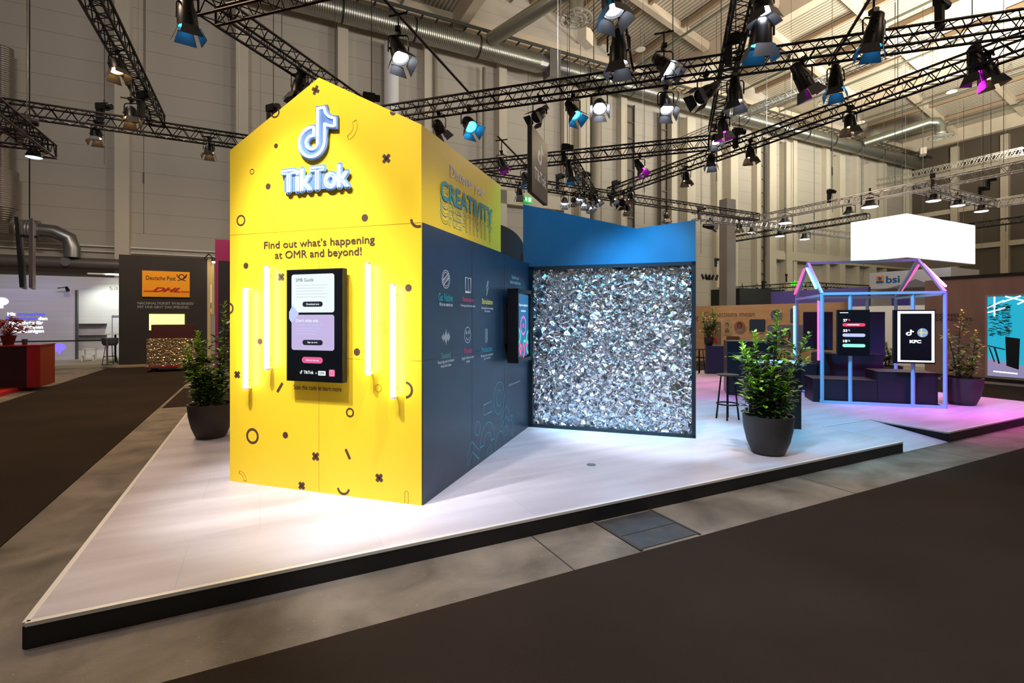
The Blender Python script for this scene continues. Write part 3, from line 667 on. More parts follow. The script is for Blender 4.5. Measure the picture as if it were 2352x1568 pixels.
# display on the dark side wall, standing out from it
ro = .2
s0_, _ = hs(1185, 700, ro); s1_, _ = hs(1216, 700, ro); zt = hs(1186, 662, ro)[1]; zb = hs(1186, 834, ro)[1]
w2, h2 = s1_-s0_, zt-zb
d2, DB2 = display('side_wall_display', 'black boxed portrait screen on the dark blue side wall next to the foil', HP(HW+ro, s0_), aH+PI/2, w2, h2, zb, .12)
MB().box(.1*w2, .9*w2, .12, .185, zb+.25, zb+h2-.25).build('wall_mount', black, d2)
MB().box(.0, .035, -.03, 0, zb, zb+h2).box(w2-.035, w2, -.03, 0, zb, zb+h2).box(0, w2, -.03, 0, zb+h2-.05, zb+h2).box(0, w2, -.03, 0, zb, zb+.05).build('raised_frame', black, d2)
kw = dict(t=d2, Bx=DB2, ww=w2, hh=h2)
q(e_blue, .1, .08, .9, .93, .01, 0, **kw)
dt("Tap to explore", .16, .76, .84, .8, e_white, .02, **kw); dt("trends", .33, .69, .67, .72, e_white, .02, **kw)
def sring(cx, cy, r, w, m_, a0=0, a1=360):
    full = a1-a0 == 360
    MB().band(arc(cx*w2, cy*h2, r, a0, a1, 30)[:(-1 if full else None)], w, (DB2[0]+Vector((0, -.0015, 0)), DB2[1], DB2[2]), .001, full).build('screen_graphic', m_, scr(d2))
sring(.5, .5, .12, .03, em('scr_pinklilac', (215, 120, 210), 1)); sring(.5, .5, .06, .02, e_blue); sring(.5, .5, .02, .03, e_red)
sring(.12, .36, .1, .045, e_cyan, -90, 90); sring(.88, .33, .08, .04, e_cyan, 90, 270); sring(.88, .2, .09, .04, e_cyan, 270, 180)
sring(.45, .15, .09, .045, e_pink, -80, 80); q(e_cyan, .52, .26, .7, .3, .002, .001, **kw); sring(.75, .23, .02, .04, e_pink); sring(.3, .14, .02, .04, e_pink)
MB().prism([(.14*w2, .17*h2), (.3*w2, .27*h2), (.45*w2, .2*h2), (.45*w2, .14*h2), (.3*w2, .21*h2), (.14*w2, .11*h2)], (DB2[0]+Vector((0, -.001, 0)), DB2[1], DB2[2]), .0005).build('screen_graphic', e_pink, scr(d2))

# ------------------------------------------------------------------ foil wall
CF = Vector((.266, 7.817, 0)); FWd = 2.457; FH = 2.655
fw = thing('foil_photo_wall', 'large wall of crumpled silver foil in a black frame under a blue notched board', 'photo wall', CF, aH)
fr = MB().box(0, .055, 0, .16, PL, FH).box(FWd-.055, FWd, 0, .16, PL, FH).box(0, FWd, 0, .16, FH-.055, FH).box(0, FWd, 0, .16, PL, PL+.05)
fr.build('frame', mat('dark_frame', (16, 24, 32), .45), fw)
MB().box(.03, FWd-.03, .12, .15, PL, FH-.02).build('back_board', blackp, fw)
def fp(px, py): s, z = ray(px, py, CF, Xv); return s, z
top = [(fp(1199, 467)[0], FH+.005), (FWd, FH+.005), (FWd, fp(1601, 503)[1]), (fp(1461, 523)), (fp(1199, 467)[0], fp(1199, 467)[1])]
MB().prism(top, B3((0, .12, 0), (1, 0, 0)), .06).build('notched_board', bluep, fw)
rng = np.random.default_rng(3)
pts = []; hts = []
X0, X1, Z0, Z1 = .05, FWd-.05, PL+.045, FH-.05
for i in range(46):   # border
    for a, b in ((X0+(X1-X0)*i/45, Z0), (X0+(X1-X0)*i/45, Z1), (X0, Z0+(Z1-Z0)*i/45), (X1, Z0+(Z1-Z0)*i/45)): pts.append((a, b)); hts.append(.0)
for i in range(620):   # creases: long narrow folds
    cx, cz = rng.uniform(X0, X1), rng.uniform(Z0, Z1); a = rng.normal(.15+(.9 if cz < .8 else 0), .9); ln = rng.uniform(.05, .17)*(1.5 if cz < .7 else 1); w = rng.uniform(.007, .022)
    d = np.array([math.cos(a), math.sin(a)]); n = np.array([-d[1], d[0]]); hh = rng.uniform(-.03, .03)
    for t_ in np.linspace(-1, 1, 4):
        for sg, dh_ in ((-1, -.012), (1, .012)):
            p = np.array([cx, cz])+d*ln*t_+n*w*sg*(1-.6*abs(t_))
            if X0 < p[0] < X1 and Z0 < p[1] < Z1: pts.append(tuple(p)); hts.append(hh+dh_+rng.normal(0, .003))
for i in range(1500):
    pts.append((rng.uniform(X0, X1), rng.uniform(Z0, Z1))); hts.append(rng.uniform(-.024, .024))
r_ = geometry.delaunay_2d_cdt([Vector(p) for p in pts], [], [], 0, 1e-5)
vv = [(v.x, .055-max(-.04, min(.045, hts[o[0]])), v.y) for v, o in zip(r_[0], r_[3])]
foil = MB().add(vv, [tuple(f) for f in r_[2]])
fmat = mat('silver_foil', (240, 241, 244), .2, 1.0); N, K, Bn = nodes(fmat)
tc = N.new('ShaderNodeTexCoord'); vn = N.new('ShaderNodeTexVoronoi'); vn.inputs['Scale'].default_value = 16; vn.feature = 'F1'; vn.distance = 'MANHATTAN'
nn = N.new('ShaderNodeTexNoise'); nn.inputs['Scale'].default_value = 7; K.new(tc.outputs['Object'], nn.inputs['Vector'])
mxx = N.new('ShaderNodeMix'); mxx.data_type = 'VECTOR'; mxx.inputs[0].default_value = .25
K.new(tc.outputs['Object'], mxx.inputs[4]); K.new(nn.outputs['Color'], mxx.inputs[5]); K.new(mxx.outputs[1], vn.inputs['Vector'])
bp = N.new('ShaderNodeBump'); bp.inputs['Strength'].default_value = .55; bp.inputs['Distance'].default_value = .012
K.new(vn.outputs['Distance'], bp.inputs['Height']); K.new(bp.outputs[0], Bn.inputs['Normal'])
foil.build('crumpled_foil', fmat, fw)

# charcoal arch panel behind
ao = HO+Yv*4.35
def ap(px, py): return ray(px, py, ao, Xv)
pa = ap(1108, 512); pb = ap(1205, 577)
tag(MB().prism([(pa[0]-.6, PL), (pb[0], PL), (pb[0], pb[1])]+[(pa[0]+(pb[0]-pa[0])*math.sin(t), pb[1]+(pa[1]-pb[1])*math.cos(t)) for t in np.linspace(PI/2, 0, 14)][1:]+[(pa[0]-.6, pa[1])], B3((0, 0, 0), (1, 0, 0)), .05)
    .build('arched_partition', mat('charcoal', (66, 66, 72), .7)), 'charcoal partition with a curved top seen behind the dark side wall', 'partition').location = ao
bpy.data.objects['arched_partition'].rotation_euler = (0, 0, aH)

# hanging banner
bn_o = Vector((.372, 9.26, 0))
bn = thing('hanging_banner', 'black square banner board with the note logo and TikTok lettering hung high', 'banner', bn_o, aH+PI/2)
bw_, bz0, bz1 = 1.2, 4.2, 5.45
bbd = MB().box(0, bw_, 0, .09, bz0, bz1).build('board', mat('banner_black', (24, 26, 30), .5), bn)
BB = B3((0, 0, 0), (1, 0, 0))
for dx, dz, m_, o_ in ((-.022, .014, mat('cyan_print', (60, 215, 215), .5), .001), (.022, -.014, mat('red_print', (235, 50, 90), .5), .0015), (0, 0, white, .003)):
    MB().prism(note_pts((.4+dx, 4.86+dz, .84+dx, 5.28+dz)), (BB[0]+Vector((0, -o_, 0)), BB[1], BB[2]), .001).build('logo_print', m_, bbd)
text("TikTok", (.16, 4.5, 1.06, 4.73), BB, white, bbd, bold=.03)
g = MB()
for x in (.1, 1.1): g.cyl((x, .045, bz1), (x, .045, 6.36), .004, n=4)
g.build('suspension_cable', steel, bn)
# ------------------------------------------------------------------ trusses
def truss(label, a, b, m, s=.29, group=None, r=.024, name='lighting_truss', pitch=.36, cables=()):
    a = Vector(a); b = Vector(b); d = (b-a); ln = d.length; rz = math.atan2(d.y, d.x)
    t = thing(name, label, 'truss', a, rz, group); h = s/2
    for y, z in ((-h, -h), (h, -h), (h, h), (-h, h)):
        MB().cyl((0, y, z), (ln, y, z), r, n=8).build('chord', m, t, True)
    L_ = MB(); n = max(2, int(ln/pitch)); p = ln/n
    for i in range(n):
        x = i*p
        for z in (-h, h): L_.cyl((x, -h, z), (x+p/2, h, z), r*.4, n=4, caps=False).cyl((x+p/2, h, z), (x+p, -h, z), r*.4, n=4, caps=False)
        for y in (-h, h): L_.cyl((x, y, -h), (x+p/2, y, h), r*.4, n=4, caps=False).cyl((x+p/2, y, h), (x+p, y, -h), r*.4, n=4, caps=False)
    for x in (0, ln):
        for (y0, z0), (y1, z1) in (((-h, -h), (h, -h)), ((h, -h), (h, h)), ((h, h), (-h, h)), ((-h, h), (-h, -h))): L_.cyl((x, y0, z0), (x, y1, z1), r*.7, n=4)
    L_.build('lacing', m, t)
    for x in cables:
        MB().cyl((x, 0, h), (x, 0, 19.8-a.z), .009, n=4).build('suspension_cable', steel, t)
    return t
Z = 6.5
tB = truss_black
truss('black lighting truss running back over the left half of the yellow house', HP(-2.15, 1.85, Z), HP(-2.15, 10.0, Z), tB, cables=(1.2,))
truss('black lighting truss across the top edge of the picture above the yellow house', HP(-2.3, 1.7, Z), HP(5.2, 1.7, Z), tB)
truss('long black lighting truss crossing from behind the yellow gable to the upper right', HP(-2.0, 5.9, Z), HP(10.6, 5.9, Z), tB, cables=(4.9, 6.4, 11))
truss('black lighting truss behind the hanging banner', HP(-2.15, 10.15, Z), HP(5.3, 10.15, Z), tB, cables=(3.7,))
truss('steep black lighting truss right of centre with several lamps', HP(5.45, 1.9, Z+.31), HP(5.45, 10.3, Z+.31), tB, cables=(6.4,))
truss('short black truss running back from behind the banner into the lamp cluster', HP(1.5, 10.35, Z), HP(1.5, 15.0, Z), tB)
truss('long black truss rising from the lamp cluster to the upper right corner', LM(11.55, 1.5, Z), LM(11.55, 14.8, Z), tB, cables=(4, 8))
truss('long black truss low across the hall from the left edge to the silver trusses', LM(-9.5, 14.75, Z), LM(20.4, 15.4, Z), tB, cables=(9, 19, 23))
truss('black truss descending steeply at the top left', LM(-2.3, 6, Z+.31), LM(-2.3, 15.2, Z+.31), tB, cables=(7,))
truss('black truss end reaching in at the far left edge', LM(-4.15, 11, 5.5), LM(-4.15, 14.3, 5.5), tB)
truss('short black truss crossing under another at the far left edge', LM(-7.5, 14.0, 5.6), LM(-4.1, 14.0, 5.6), tB)
truss('silver truss above the white hanging cube running to the right edge', LM(20.8, 4, Z), LM(20.8, 16.3, Z), silver, cables=(3, 6, 10))
truss('silver truss running away to the right behind the blue panel', LM(17.6, 16.5, Z), LM(31, 16.5, Z), silver, cables=(5,))
truss('short silver truss with three floodlights above the cube', LM(21.0, 9.3, Z), LM(26.4, 9.3, Z), silver)
truss('silver truss at the right edge beyond the three floodlights', LM(26.6, 9.2, Z), LM(26.6, 2, Z), silver)
truss('black truss carrying the floodlights left of the white cube', LM(24.8, 13, Z), LM(24.8, 20.3, Z), tB)
truss('pale truss hung high near the roof in the centre', LM(21.5, 9, 12), LM(21.5, 24, 12), pale_metal)
truss('pale truss hung high near the roof above the silver trusses', LM(41.3, 13, 12), LM(41.3, 21, 12), pale_metal, s=.4)
truss('dim black truss beyond the right side of the white cube', LM(34, 6, 6.8), LM(34, 14, 6.8), tB)
truss('dim black truss crossing low right of the white cube', LM(34, 8, 6.3), LM(46, 8, 6.3), tB)
truss('small black truss ring side above the far booth with bright lamps', LM(30.2, 19.5, 3.95), LM(30.2, 26, 3.95), tB, s=.25)
truss('small black truss ring back side beyond the neon house frame', LM(30.3, 19.3, 3.95), LM(39, 19.3, 3.95), tB, s=.25)
def pipe(label, a, b):
    tag(MB().cyl(a, b, .026, n=10).build('lamp_bar', truss_black, None, True), label, 'pipe')
pipe('thin black pipe running diagonally above the yellow house roof', HP(.23, 1.7, Z+.2), HP(.23, 5.9, Z+.2))
pipe('thin black pipe at the top centre carrying a big lamp', HP(3.66, 1.7, Z+.2), HP(3.66, 5.95, Z+.2))
pipe('thin black pipe at the upper right carrying two blue lamps', HP(7.25, 3.6, Z+.2), HP(7.25, 6.9, Z+.2))
pipe('short black pipe left of the banner carrying a magenta and a blue lamp', HP(-.05, 8.5, Z+.2), HP(-.05, 11.4, Z+.2))

# ------------------------------------------------------------------ stage lamps
def lampmat(n, c, s): return mat(n, c, .4, emit=s)
LENS = {'w': lampmat('lens_white', (235, 242, 255), 14), 'y': lampmat('lens_warm', (255, 190, 110), 12), 'b': lampmat('lens_blue', (30, 175, 255), 26),
        'm': lampmat('lens_magenta', (255, 30, 250), 24), 'o': mat('lens_off', (60, 64, 74), .1, .2)}
lampb = mat('lamp_black', (18, 18, 20), .35, .2)
PV = -.26
def lamp_proto(kind, lens):
    t = thing('stage_lamp', 'x', 'stage lamp')
    MB().bar((0, 0, .05), (0, 0, -.05), .05, .05).box(-.035, .035, -.05, .05, .0, .06).build('clamp', lampb, t)
    MB().tube([(-.135, 0, PV), (-.135, 0, -.08), (-.11, 0, -.05), (.11, 0, -.05), (.135, 0, -.08), (.135, 0, PV)], .011, 6).build('yoke', lampb, t)
    if kind == 'profile':
        prof = [(.001, .27), (.05, .265), (.075, .24), (.085, .12), (.105, .06), (.115, -.06), (.115, -.14), (.108, -.14), (.1, -.1), (.001, -.1)]; zl, rl = -.11, .098
    else:
        prof = [(.001, .16), (.05, .155), (.085, .12), (.105, .06), (.115, -.06), (.12, -.11), (.112, -.11), (.1, -.08), (.001, -.08)]; zl, rl = -.09, .1
    b = MB().lathe(prof, 16).cyl((-.135, 0, 0), (.135, 0, 0), .014, n=6).build('body', lampb, t, True); b.location = (0, 0, PV)
    le = MB().lathe([(.001, zl-.012), (rl*.7, zl-.008), (rl, zl), (.001, zl+.001)], 16).build('lens', LENS[lens], b)
    for k_ in range(4):
        a = k_*PI/2; ca, sa = math.cos(a), math.sin(a); z0 = prof[6][1] if kind == 'profile' else -.11
        def rp_(x, y, z): return (x*ca-y*sa, x*sa+y*ca, z)
        w0, w1 = .085, .125; f = MB()
        q0 = [rp_(.115, -w0, z0), rp_(.115, w0, z0), rp_(.165, w1, z0-.14), rp_(.165, -w1, z0-.14)]
        q1 = [rp_(.119, -w0, z0), rp_(.119, w0, z0), rp_(.169, w1, z0-.14), rp_(.169, -w1, z0-.14)]
        f.add(q0+q1, [(0,1,2,3),(7,6,5,4),(0,4,5,1),(1,5,6,2),(2,6,7,3),(3,7,4,0)])
        f.build('barn_door', mat('door_grey', (62, 62, 66), .5), b)
    return t
PRO = {}
def lamp(px, py, o, d, kind, lens, sc, aim, label, watt=0, deg=45, group=None, z=None):
    key = (kind, lens)
    if key not in PRO: PRO[key] = lamp_proto(kind, lens); t = PRO[key]
    else: t = clone(PRO[key])
    s, zz = ray(px, py, o, d); p = Vector((o[0]+d[0]*s, o[1]+d[1]*s, (z or zz)-PV*sc))
    t.location = p; t.scale = (sc,)*3; t['label'] = label
    if group: t['group'] = group
    elif 'group' in t: del t['group']
    pv = p+Vector((0, 0, PV*sc)); ad = (Vector(aim)-pv) if len(aim) == 3 else None
    qt = ad.to_track_quat('-Z', 'Y')
    for c in t.children:
        if c.name.split('.')[0] == 'body': c.rotation_euler = qt.to_euler()
    # bar that carries the lamp on the truss chords
    zc = Z; lx = (Vector((o[0], o[1], 0))-HO).dot(Xv)
    if abs(d.dot(Yv)) > .99: zc = Z+.35 if min(abs(lx-q_) for q_ in (.23, 3.66, 7.25, -.05)) < .02 else (Z+.31 if lx > 5 else Z)
    elif abs(d.dot(Mv)) > .99 and p.dot(Lv) < 0: zc = Z+.31
    dz = zc-.145-t.location.z if pv.z < zc-.1 else zc+.145-t.location.z
    if abs(dz) > .02 or True:
        hb_ = MB(); hb_.cyl((0, 0, .02), (0, 0, dz/sc), .016/sc, n=6)
        nn_ = Vector((-d[1], d[0], 0))*(.17/sc); hb_.cyl(Vector((0, 0, dz/sc))-nn_, Vector((0, 0, dz/sc))+nn_, .018/sc, n=6)
        hb_.build('hanging_bar', lampb, t)
    if lens != 'o' and watt:
        watt *= {'w': .2, 'y': .7, 'b': .8, 'm': 1.0}[lens]
        cm = {'w': WH, 'y': WARM, 'b': BLU, 'm': MAG}[lens]
        spot('stage_lamp_light', pv+ad.normalized()*.16*sc, aim, watt, cm, deg, .5, .06)
    return t
def HX(y): return (HP(0, y), Xv)
def HY_(x): return (HP(x, 0), Yv)
def LX(m): return (LM(0, m), Lv)
def MX(l): return (LM(l, 0), Mv)
def below(px, py, o, d, dx=0, dy=0, z=0):
    s, zz = ray(px, py, o, d); return Vector((o[0]+d[0]*s+dx, o[1]+d[1]*s+dy, z))
G = 'stage lamps with barn doors on the black trusses'
def lp_(px, py, pl, kind, lens, sc, label, watt=0, aim=None, deg=45, dx=0, dy=0):
    o, d = pl
    a = aim if aim is not None else below(px, py, o, d, dx, dy)
    return lamp(px, py, o, d, kind, lens, sc, a, label, watt, deg, G)
lp_(267, 152, MX(-2.3), 'f', 'y', 1.0, 'warm lit lamp highest on the steep truss at top left', 160, None, 60, 2, -1)
lp_(301, 262, MX(-2.3), 'f', 'y', 1.0, 'warm lit lamp where the steep left truss meets the long truss', 160, None, 60, 1, -1)
lp_(221, 308, LX(15.1), 'f', 'y', 1.0, 'warm lit lamp hanging under the left end of the long truss', 200, None, 60, .5, -1)
lp_(480, 342, LX(15.1), 'f', 'y', 1.0, 'warm lit lamp hanging just left of the yellow house eave', 200, None, 60, .5, -1)
lp_(430, 38, HX(1.7), 'profile', 'b', 1.25, 'big lamp glowing blue at the top edge left of the yellow gable', 0, None, 45, .3, .3)
lp_(688, 200, HY_(-2.15), 'profile', 'o', 1.15, 'unlit black lamp peeking above the left roof slope of the yellow house', 0, None, 45, -.6, -1)
lp_(915, 118, HY_(.23), 'profile', 'w', 1.2, 'white lit lamp hanging from the thin diagonal pipe above the yellow roof', 500, HP(3.2, 1.0, 0), 50)
lp_(1077, 285, HX(5.9), 'f', 'b', 1.25, 'blue lit lamp under the truss right of the yellow roof edge', 420, HP(4.5, 3.0, .6), 50)
lp_(1008, 293, HX(5.9), 'f', 'm', 1.1, 'magenta lit lamp half hidden behind the yellow roof edge', 120, None, 50, 3, 4)
lp_(1316, 255, HX(5.9), 'profile', 'b', 1.05, 'blue lit lamp hanging above and right of the banner', 300, HP(5.8, 3.6, .1), 46)
lp_(1377, 243, HX(5.9), 'f', 'w', 1.15, 'dazzling white lamp facing the viewer under the long truss', 600, HP(3.9, .6, .1), 60)
lp_(1240, 262, HX(5.8), 'profile', 'o', 1.05, 'black lamp lying nearly sideways just above the banner', 0, HP(.5, 3.4, 3.6))
lp_(1421, 120, HY_(3.66), 'profile', 'w', 1.2, 'big black lamp with bluish doors at top centre over the truss', 0, None, 45, .1, .2)
lp_(1405, 0, HX(1.8), 'profile', 'w', 1.1, 'bright white lamp cut off by the top edge right of centre', 700, HP(4.6, .9, .1), 56)
lp_(1525, 150, HX(5.78), 'profile', 'w', 1.25, 'large black lamp with yellow sticker mounted on top of the long truss', 0, HP(6.4, 3.9, 3.5))
lp_(1529, 240, HX(5.8), 'profile', 'w', 1.1, 'large black lamp with yellow sticker hanging under the long truss', 400, HP(5.4, 2.4, .1), 46)
lp_(1622, 213, HX(5.8), 'profile', 'o', 1.2, 'black lamp tilted to lower left beside the steep truss', 0, HP(2.6, 3.9, 3.9))
lp_(1689, 215, HY_(5.5), 'profile', 'w', 1.15, 'black lamp on the steep truss above its black reflector box', 0, None, 45, .2, -.2)
lp_(1748, 80, HY_(5.55), 'f', 'b', 1.3, 'largest blue lamp right of the steep truss near the top', 520, HP(5.3, 4.6, .1), 58)
lp_(1752, 8, HY_(5.55), 'f', 'w', 1.1, 'white lit lamp cut off by the top edge above the largest blue lamp', 200, HP(6.0, 2.9, .1), 60)
lp_(1661, 292, HY_(5.55), 'f', 'm', 1.2, 'magenta lamp on the lower part of the steep truss', 260, HP(6.2, 9.6, .1), 56)
lp_(1643, 320, HY_(5.4), 'f', 'w', .95, 'white lit lamp at the foot of the steep truss', 200, HP(6.3, 6.5, .1), 60)
lp_(1844, 183, HX(5.8), 'profile', 'm', 1.2, 'magenta lamp with a yellow sticker under the truss at upper right', 420, HP(9.7, 6.9, .1), 50)
lp_(1919, 188, HY_(7.25), 'profile', 'b', 1.15, 'blue lamp hanging from the lower end of the right pipe', 420, HP(7.0, 5.8, .1), 50)
lp_(2007, 80, HY_(7.25), 'profile', 'b', 1.2, 'blue lamp hanging from the upper part of the right pipe', 420, HP(6.3, 5.0, .1), 50)
lp_(2243, 145, MX(11.55), 'profile', 'm', 1.25, 'magenta lamp nearest the right edge of the picture', 800, HP(10.4, 7.6, .1), 60)
lp_(2272, 165, MX(11.65), 'f', 'y', 1.15, 'warm lit lamp right beside the rightmost magenta lamp', 200, LM(13, 3, 0), 60)
lp_(1952, 280, MX(11.55), 'f', 'y', 1.1, 'warm lit lamp under the rising truss above the white cube', 150, None, 60, .5, 0)
lp_(1724, 352, MX(11.55), 'f', 'y', 1.1, 'warm lit lamp under the rising truss right of its middle', 150, None, 60, .5, 0)
lp_(1634, 367, MX(11.4), 'f', 'w', 1.15, 'white lit lamp under the rising truss left of its middle', 300, None, 60, -.5, -1)
lp_(1576, 407, MX(11.55), 'f', 'y', 1.05, 'warm lit lamp under the lower half of the rising truss', 120, None, 60, .5, 0)
lp_(1531, 497, LX(15.1), 'f', 'y', 1.0, 'small warm lit lamp above the notch of the blue board', 120, None, 60, .5, 0)
lp_(1152, 375, HY_(-.05), 'f', 'm', 1.05, 'magenta lamp at the upper end of the short pipe left of the banner', 120, None, 60, 2, 0)
lp_(1207, 408, HY_(-.05), 'f', 'b', 1.15, 'blue lamp at the lower end of the short pipe left of the banner', 200, None, 60, 2, -1)
lp_(1308, 396, HX(10.1), 'profile', 'b', 1.15, 'blue lamp hanging straight down right of the banner', 260, None, 50, 1, 0)
lp_(1470, 383, HX(10.1), 'profile', 'm', 1.0, 'magenta lamp hanging under the straight truss right of centre', 260, HP(6.6, 8.2, .1), 60)
lp_(1194, 442, LX(15.0), 'f', 'y', 1.1, 'small warm lamp above the green exit sign', 100, None, 60, 0, 0)
CL = [(1297, 462, 'leftmost white lamp of the cluster above the blue board'), (1331, 452, 'second white lamp from the left in the lamp cluster'), (1342, 464, 'white lamp hanging lowest in the left of the lamp cluster'),
      (1354, 472, 'round white lamp at the bottom middle of the lamp cluster'), (1371, 457, 'white lamp right of the middle of the lamp cluster'), (1406, 455, 'rightmost white lamp of the cluster above the blue board')]
for i, (x, y, lab) in enumerate(CL): lp_(x, y, LX(15.0-.1*(i % 3)), 'f', 'w', 1.0, lab, 220 if i % 2 else 0, LM(8+i, 12, 0), 70)
lp_(1317, 461, LX(14.96), 'f', 'y', .8, 'small warm lamp between the white lamps of the cluster', 0)
lp_(1442, 478, LX(14.9), 'f', 'y', 1.1, 'warm lamp hanging low at the right end of the lamp cluster', 0)
lp_(1449, 451, MX(11.7), 'f', 'y', 1.0, 'warm lamp higher up at the right end of the lamp cluster', 0)
lp_(1432, 462, LX(14.96), 'profile', 'o', 1.3, 'unlit black lamp leaning left at the right of the cluster', 0, LM(8, 12, 3))
lp_(1630, 520, LX(16.4), 'profile', 'w', 1.2, 'black profile lamp lying level right of the blue board tip', 0, LM(22, 14, 5.4))
lp_(1698, 520, LX(16.2), 'f', 'y', 1.1, 'small warm lamp under the silver truss right of the blue board', 0)
# a few loose cable loops on the lamps
# round LED floodlights on the silver trusses
def flood(px, py, o, d, label, bright=True, sc=1.0, watt=0):
    s, z = ray(px, py, o, d); p = Vector((o[0]+d[0]*s, o[1]+d[1]*s, z))
    t = thing('floodlight', label, 'floodlight', p, 0, 'bright floodlights on the far trusses'); t.scale = (sc,)*3
    MB().lathe([(.001, .3), (.1, .29), (.14, .12), (.26, 0), (.25, -.01), (.001, .02)], 18).build('reflector', lampb, t, True)
    MB().lathe([(.001, -.03), (.2, -.02), (.245, .0), (.001, .01)], 18).build('lens', mat('flood_lens', (240, 250, 255), .4, emit=9) if bright else LENS['o'], t)
    MB().tube([(-.28, 0, .05), (-.28, 0, .35), (0, 0, .42), (.28, 0, .35), (.28, 0, .05)], .015, 5).cyl((0, 0, .4), (0, 0, .6), .03, n=6).build('yoke', lampb, t)
    if watt: spot('flood_light', p-Vector((0, 0, .05)), p-Vector((0, 0, 5)), watt, (240, 250, 240), 130, .8, .2)
for x, y, pl, lab, br, sc, w in ((1803, 512, MX(22), 'large dazzling floodlight left of the white cube on the silver truss', 1, 1.2, 260), (1998, 475, MX(20.9), 'dazzling floodlight just above the top left of the white cube', 1, 1.2, 260),
        (1727, 534, MX(24.8), 'leftmost of three floodlights on the low black truss', 1, 1, 0), (1791, 542, MX(24.8), 'middle of three floodlights on the low black truss', 1, 1, 500), (1848, 549, MX(24.8), 'rightmost of three floodlights on the low black truss', 1, 1, 0),
        (2144, 461, LX(9.3), 'leftmost of three round floodlights above the white cube', 1, .95, 300), (2200, 472, LX(9.3), 'middle of three round floodlights above the white cube', 1, .95, 0), (2254, 485, LX(9.3), 'rightmost of three round floodlights above the white cube', 1, .95, 300),
        (1950, 490, MX(21), 'unlit round floodlight at the left shoulder of the white cube', 0, .9, 0)):
    flood(x, y, *pl, lab, br, sc, w)
for i, (x, y) in enumerate(((1705, 669), (1739, 669), (1769, 671), (1799, 674), (1850, 673), (1898, 670))):
    flood(x, y, *MX(30+i*.3 if x < 1800 else 32), 'small round lit lamp, %s from the left over the far bright booth' % ('first', 'second', 'third', 'fourth', 'fifth', 'sixth')[i].replace('number ', ''), True, .9, 450 if i in (1, 4) else 0)

# ------------------------------------------------------------------ chain hoists
def hoist(px, py, o, d, label, sc=.72, bag=True, first=[None]):
    s, z = ray(px, py, o, d); p = Vector((o[0]+d[0]*s, o[1]+d[1]*s, z))
    if first[0] is None:
        t = thing('chain_hoist', label, 'hoist', p, .6)
        MB().box(-.24, .1, -.1, .1, -.09, .09).cyl((.1, 0, 0), (.24, 0, 0), .09, n=10).tube([(-.2, .08, .1), (-.2, .08, .15), (.05, .08, .15), (.05, .08, .1)], .012, 5).build('motor', black, t)
        MB().box(-.24, -.08, -.07, .07, -.55, -.1).build('chain_bag', blackp, t)
        MB().tube([(0, 0, -.09), (0, 0, -.2), (.04, 0, -.25), (0, 0, -.3), (-.03, 0, -.26)], .014, 5).build('hook', rz, t)
        c = MB(); c.cyl((0, 0, .1), (0, 0, 3.4), .012, n=5)
        for i in range(60): c.box(-.013, .013, -.006, .006, .15+i*.055, .185+i*.055)
        c.cyl((0, 0, 3.4), (0, 0, 15.6), .008, n=4)
        c.build('lifting_chain', rz, t); first[0] = t
    else: t = clone(first[0])
    t.location = p; t.scale = (sc, sc, sc+.1); t['label'] = label; t['group'] = 'chain hoists lifting the trusses'; t.rotation_euler = (0, 0, random.uniform(-.6, 1.2))
for a in ((240, 245, LX(15.1), 'black chain hoist on top of the long truss at the left'), (333, 219, MX(-2.2), 'black chain hoist beside the lower end of the steep left truss'), (62, 278, MX(-4.15), 'black chain hoist at the far left truss end'),
          (628, 248, HX(5), 'black chain hoist at the left roof slope of the yellow house'), (853, 224, HX(5), 'black chain hoist at the right roof slope of the yellow house'), (1303, 338, HX(10.15), 'black chain hoist directly right of the banner top'),
          (1288, 405, LX(15.1), 'black chain hoist below and right of the banner'), (1347, 400, LX(15.3), 'black chain hoist behind the short truss'), (1416, 420, LX(15.1), 'black chain hoist over the right of the lamp cluster'),
          (1698, 302, MX(11.55), 'black chain hoist on the rising truss right of the steep truss'), (1690, 88, HY_(5.45), 'black chain hoist on the steep truss near the top'), (1612, 478, LX(15.1), 'black chain hoist above the right tip of the blue board'), (1910, 440, MX(20.8), 'black chain hoist on the silver truss left of the cube'),
          (2142, 405, MX(20.8), 'black chain hoist on the silver truss above the cube'), (2258, 434, MX(26.6), 'black chain hoist at the right end of the short silver truss'), (2276, 412, MX(27), 'black chain hoist at the upper right near the silver truss'), (2165, 5, HX(5.9), 'black chain hoist cut off by the top edge at the right'),
          (1806, 632, MX(30.2), 'small chain hoist over the far bright booth'), (1755, 648, MX(30.2), 'small chain hoist left on the far booth truss'), (1648, 596, LX(22), 'small chain hoist right of the blue board edge')):
    hoist(a[0], a[1], *a[2], a[3])
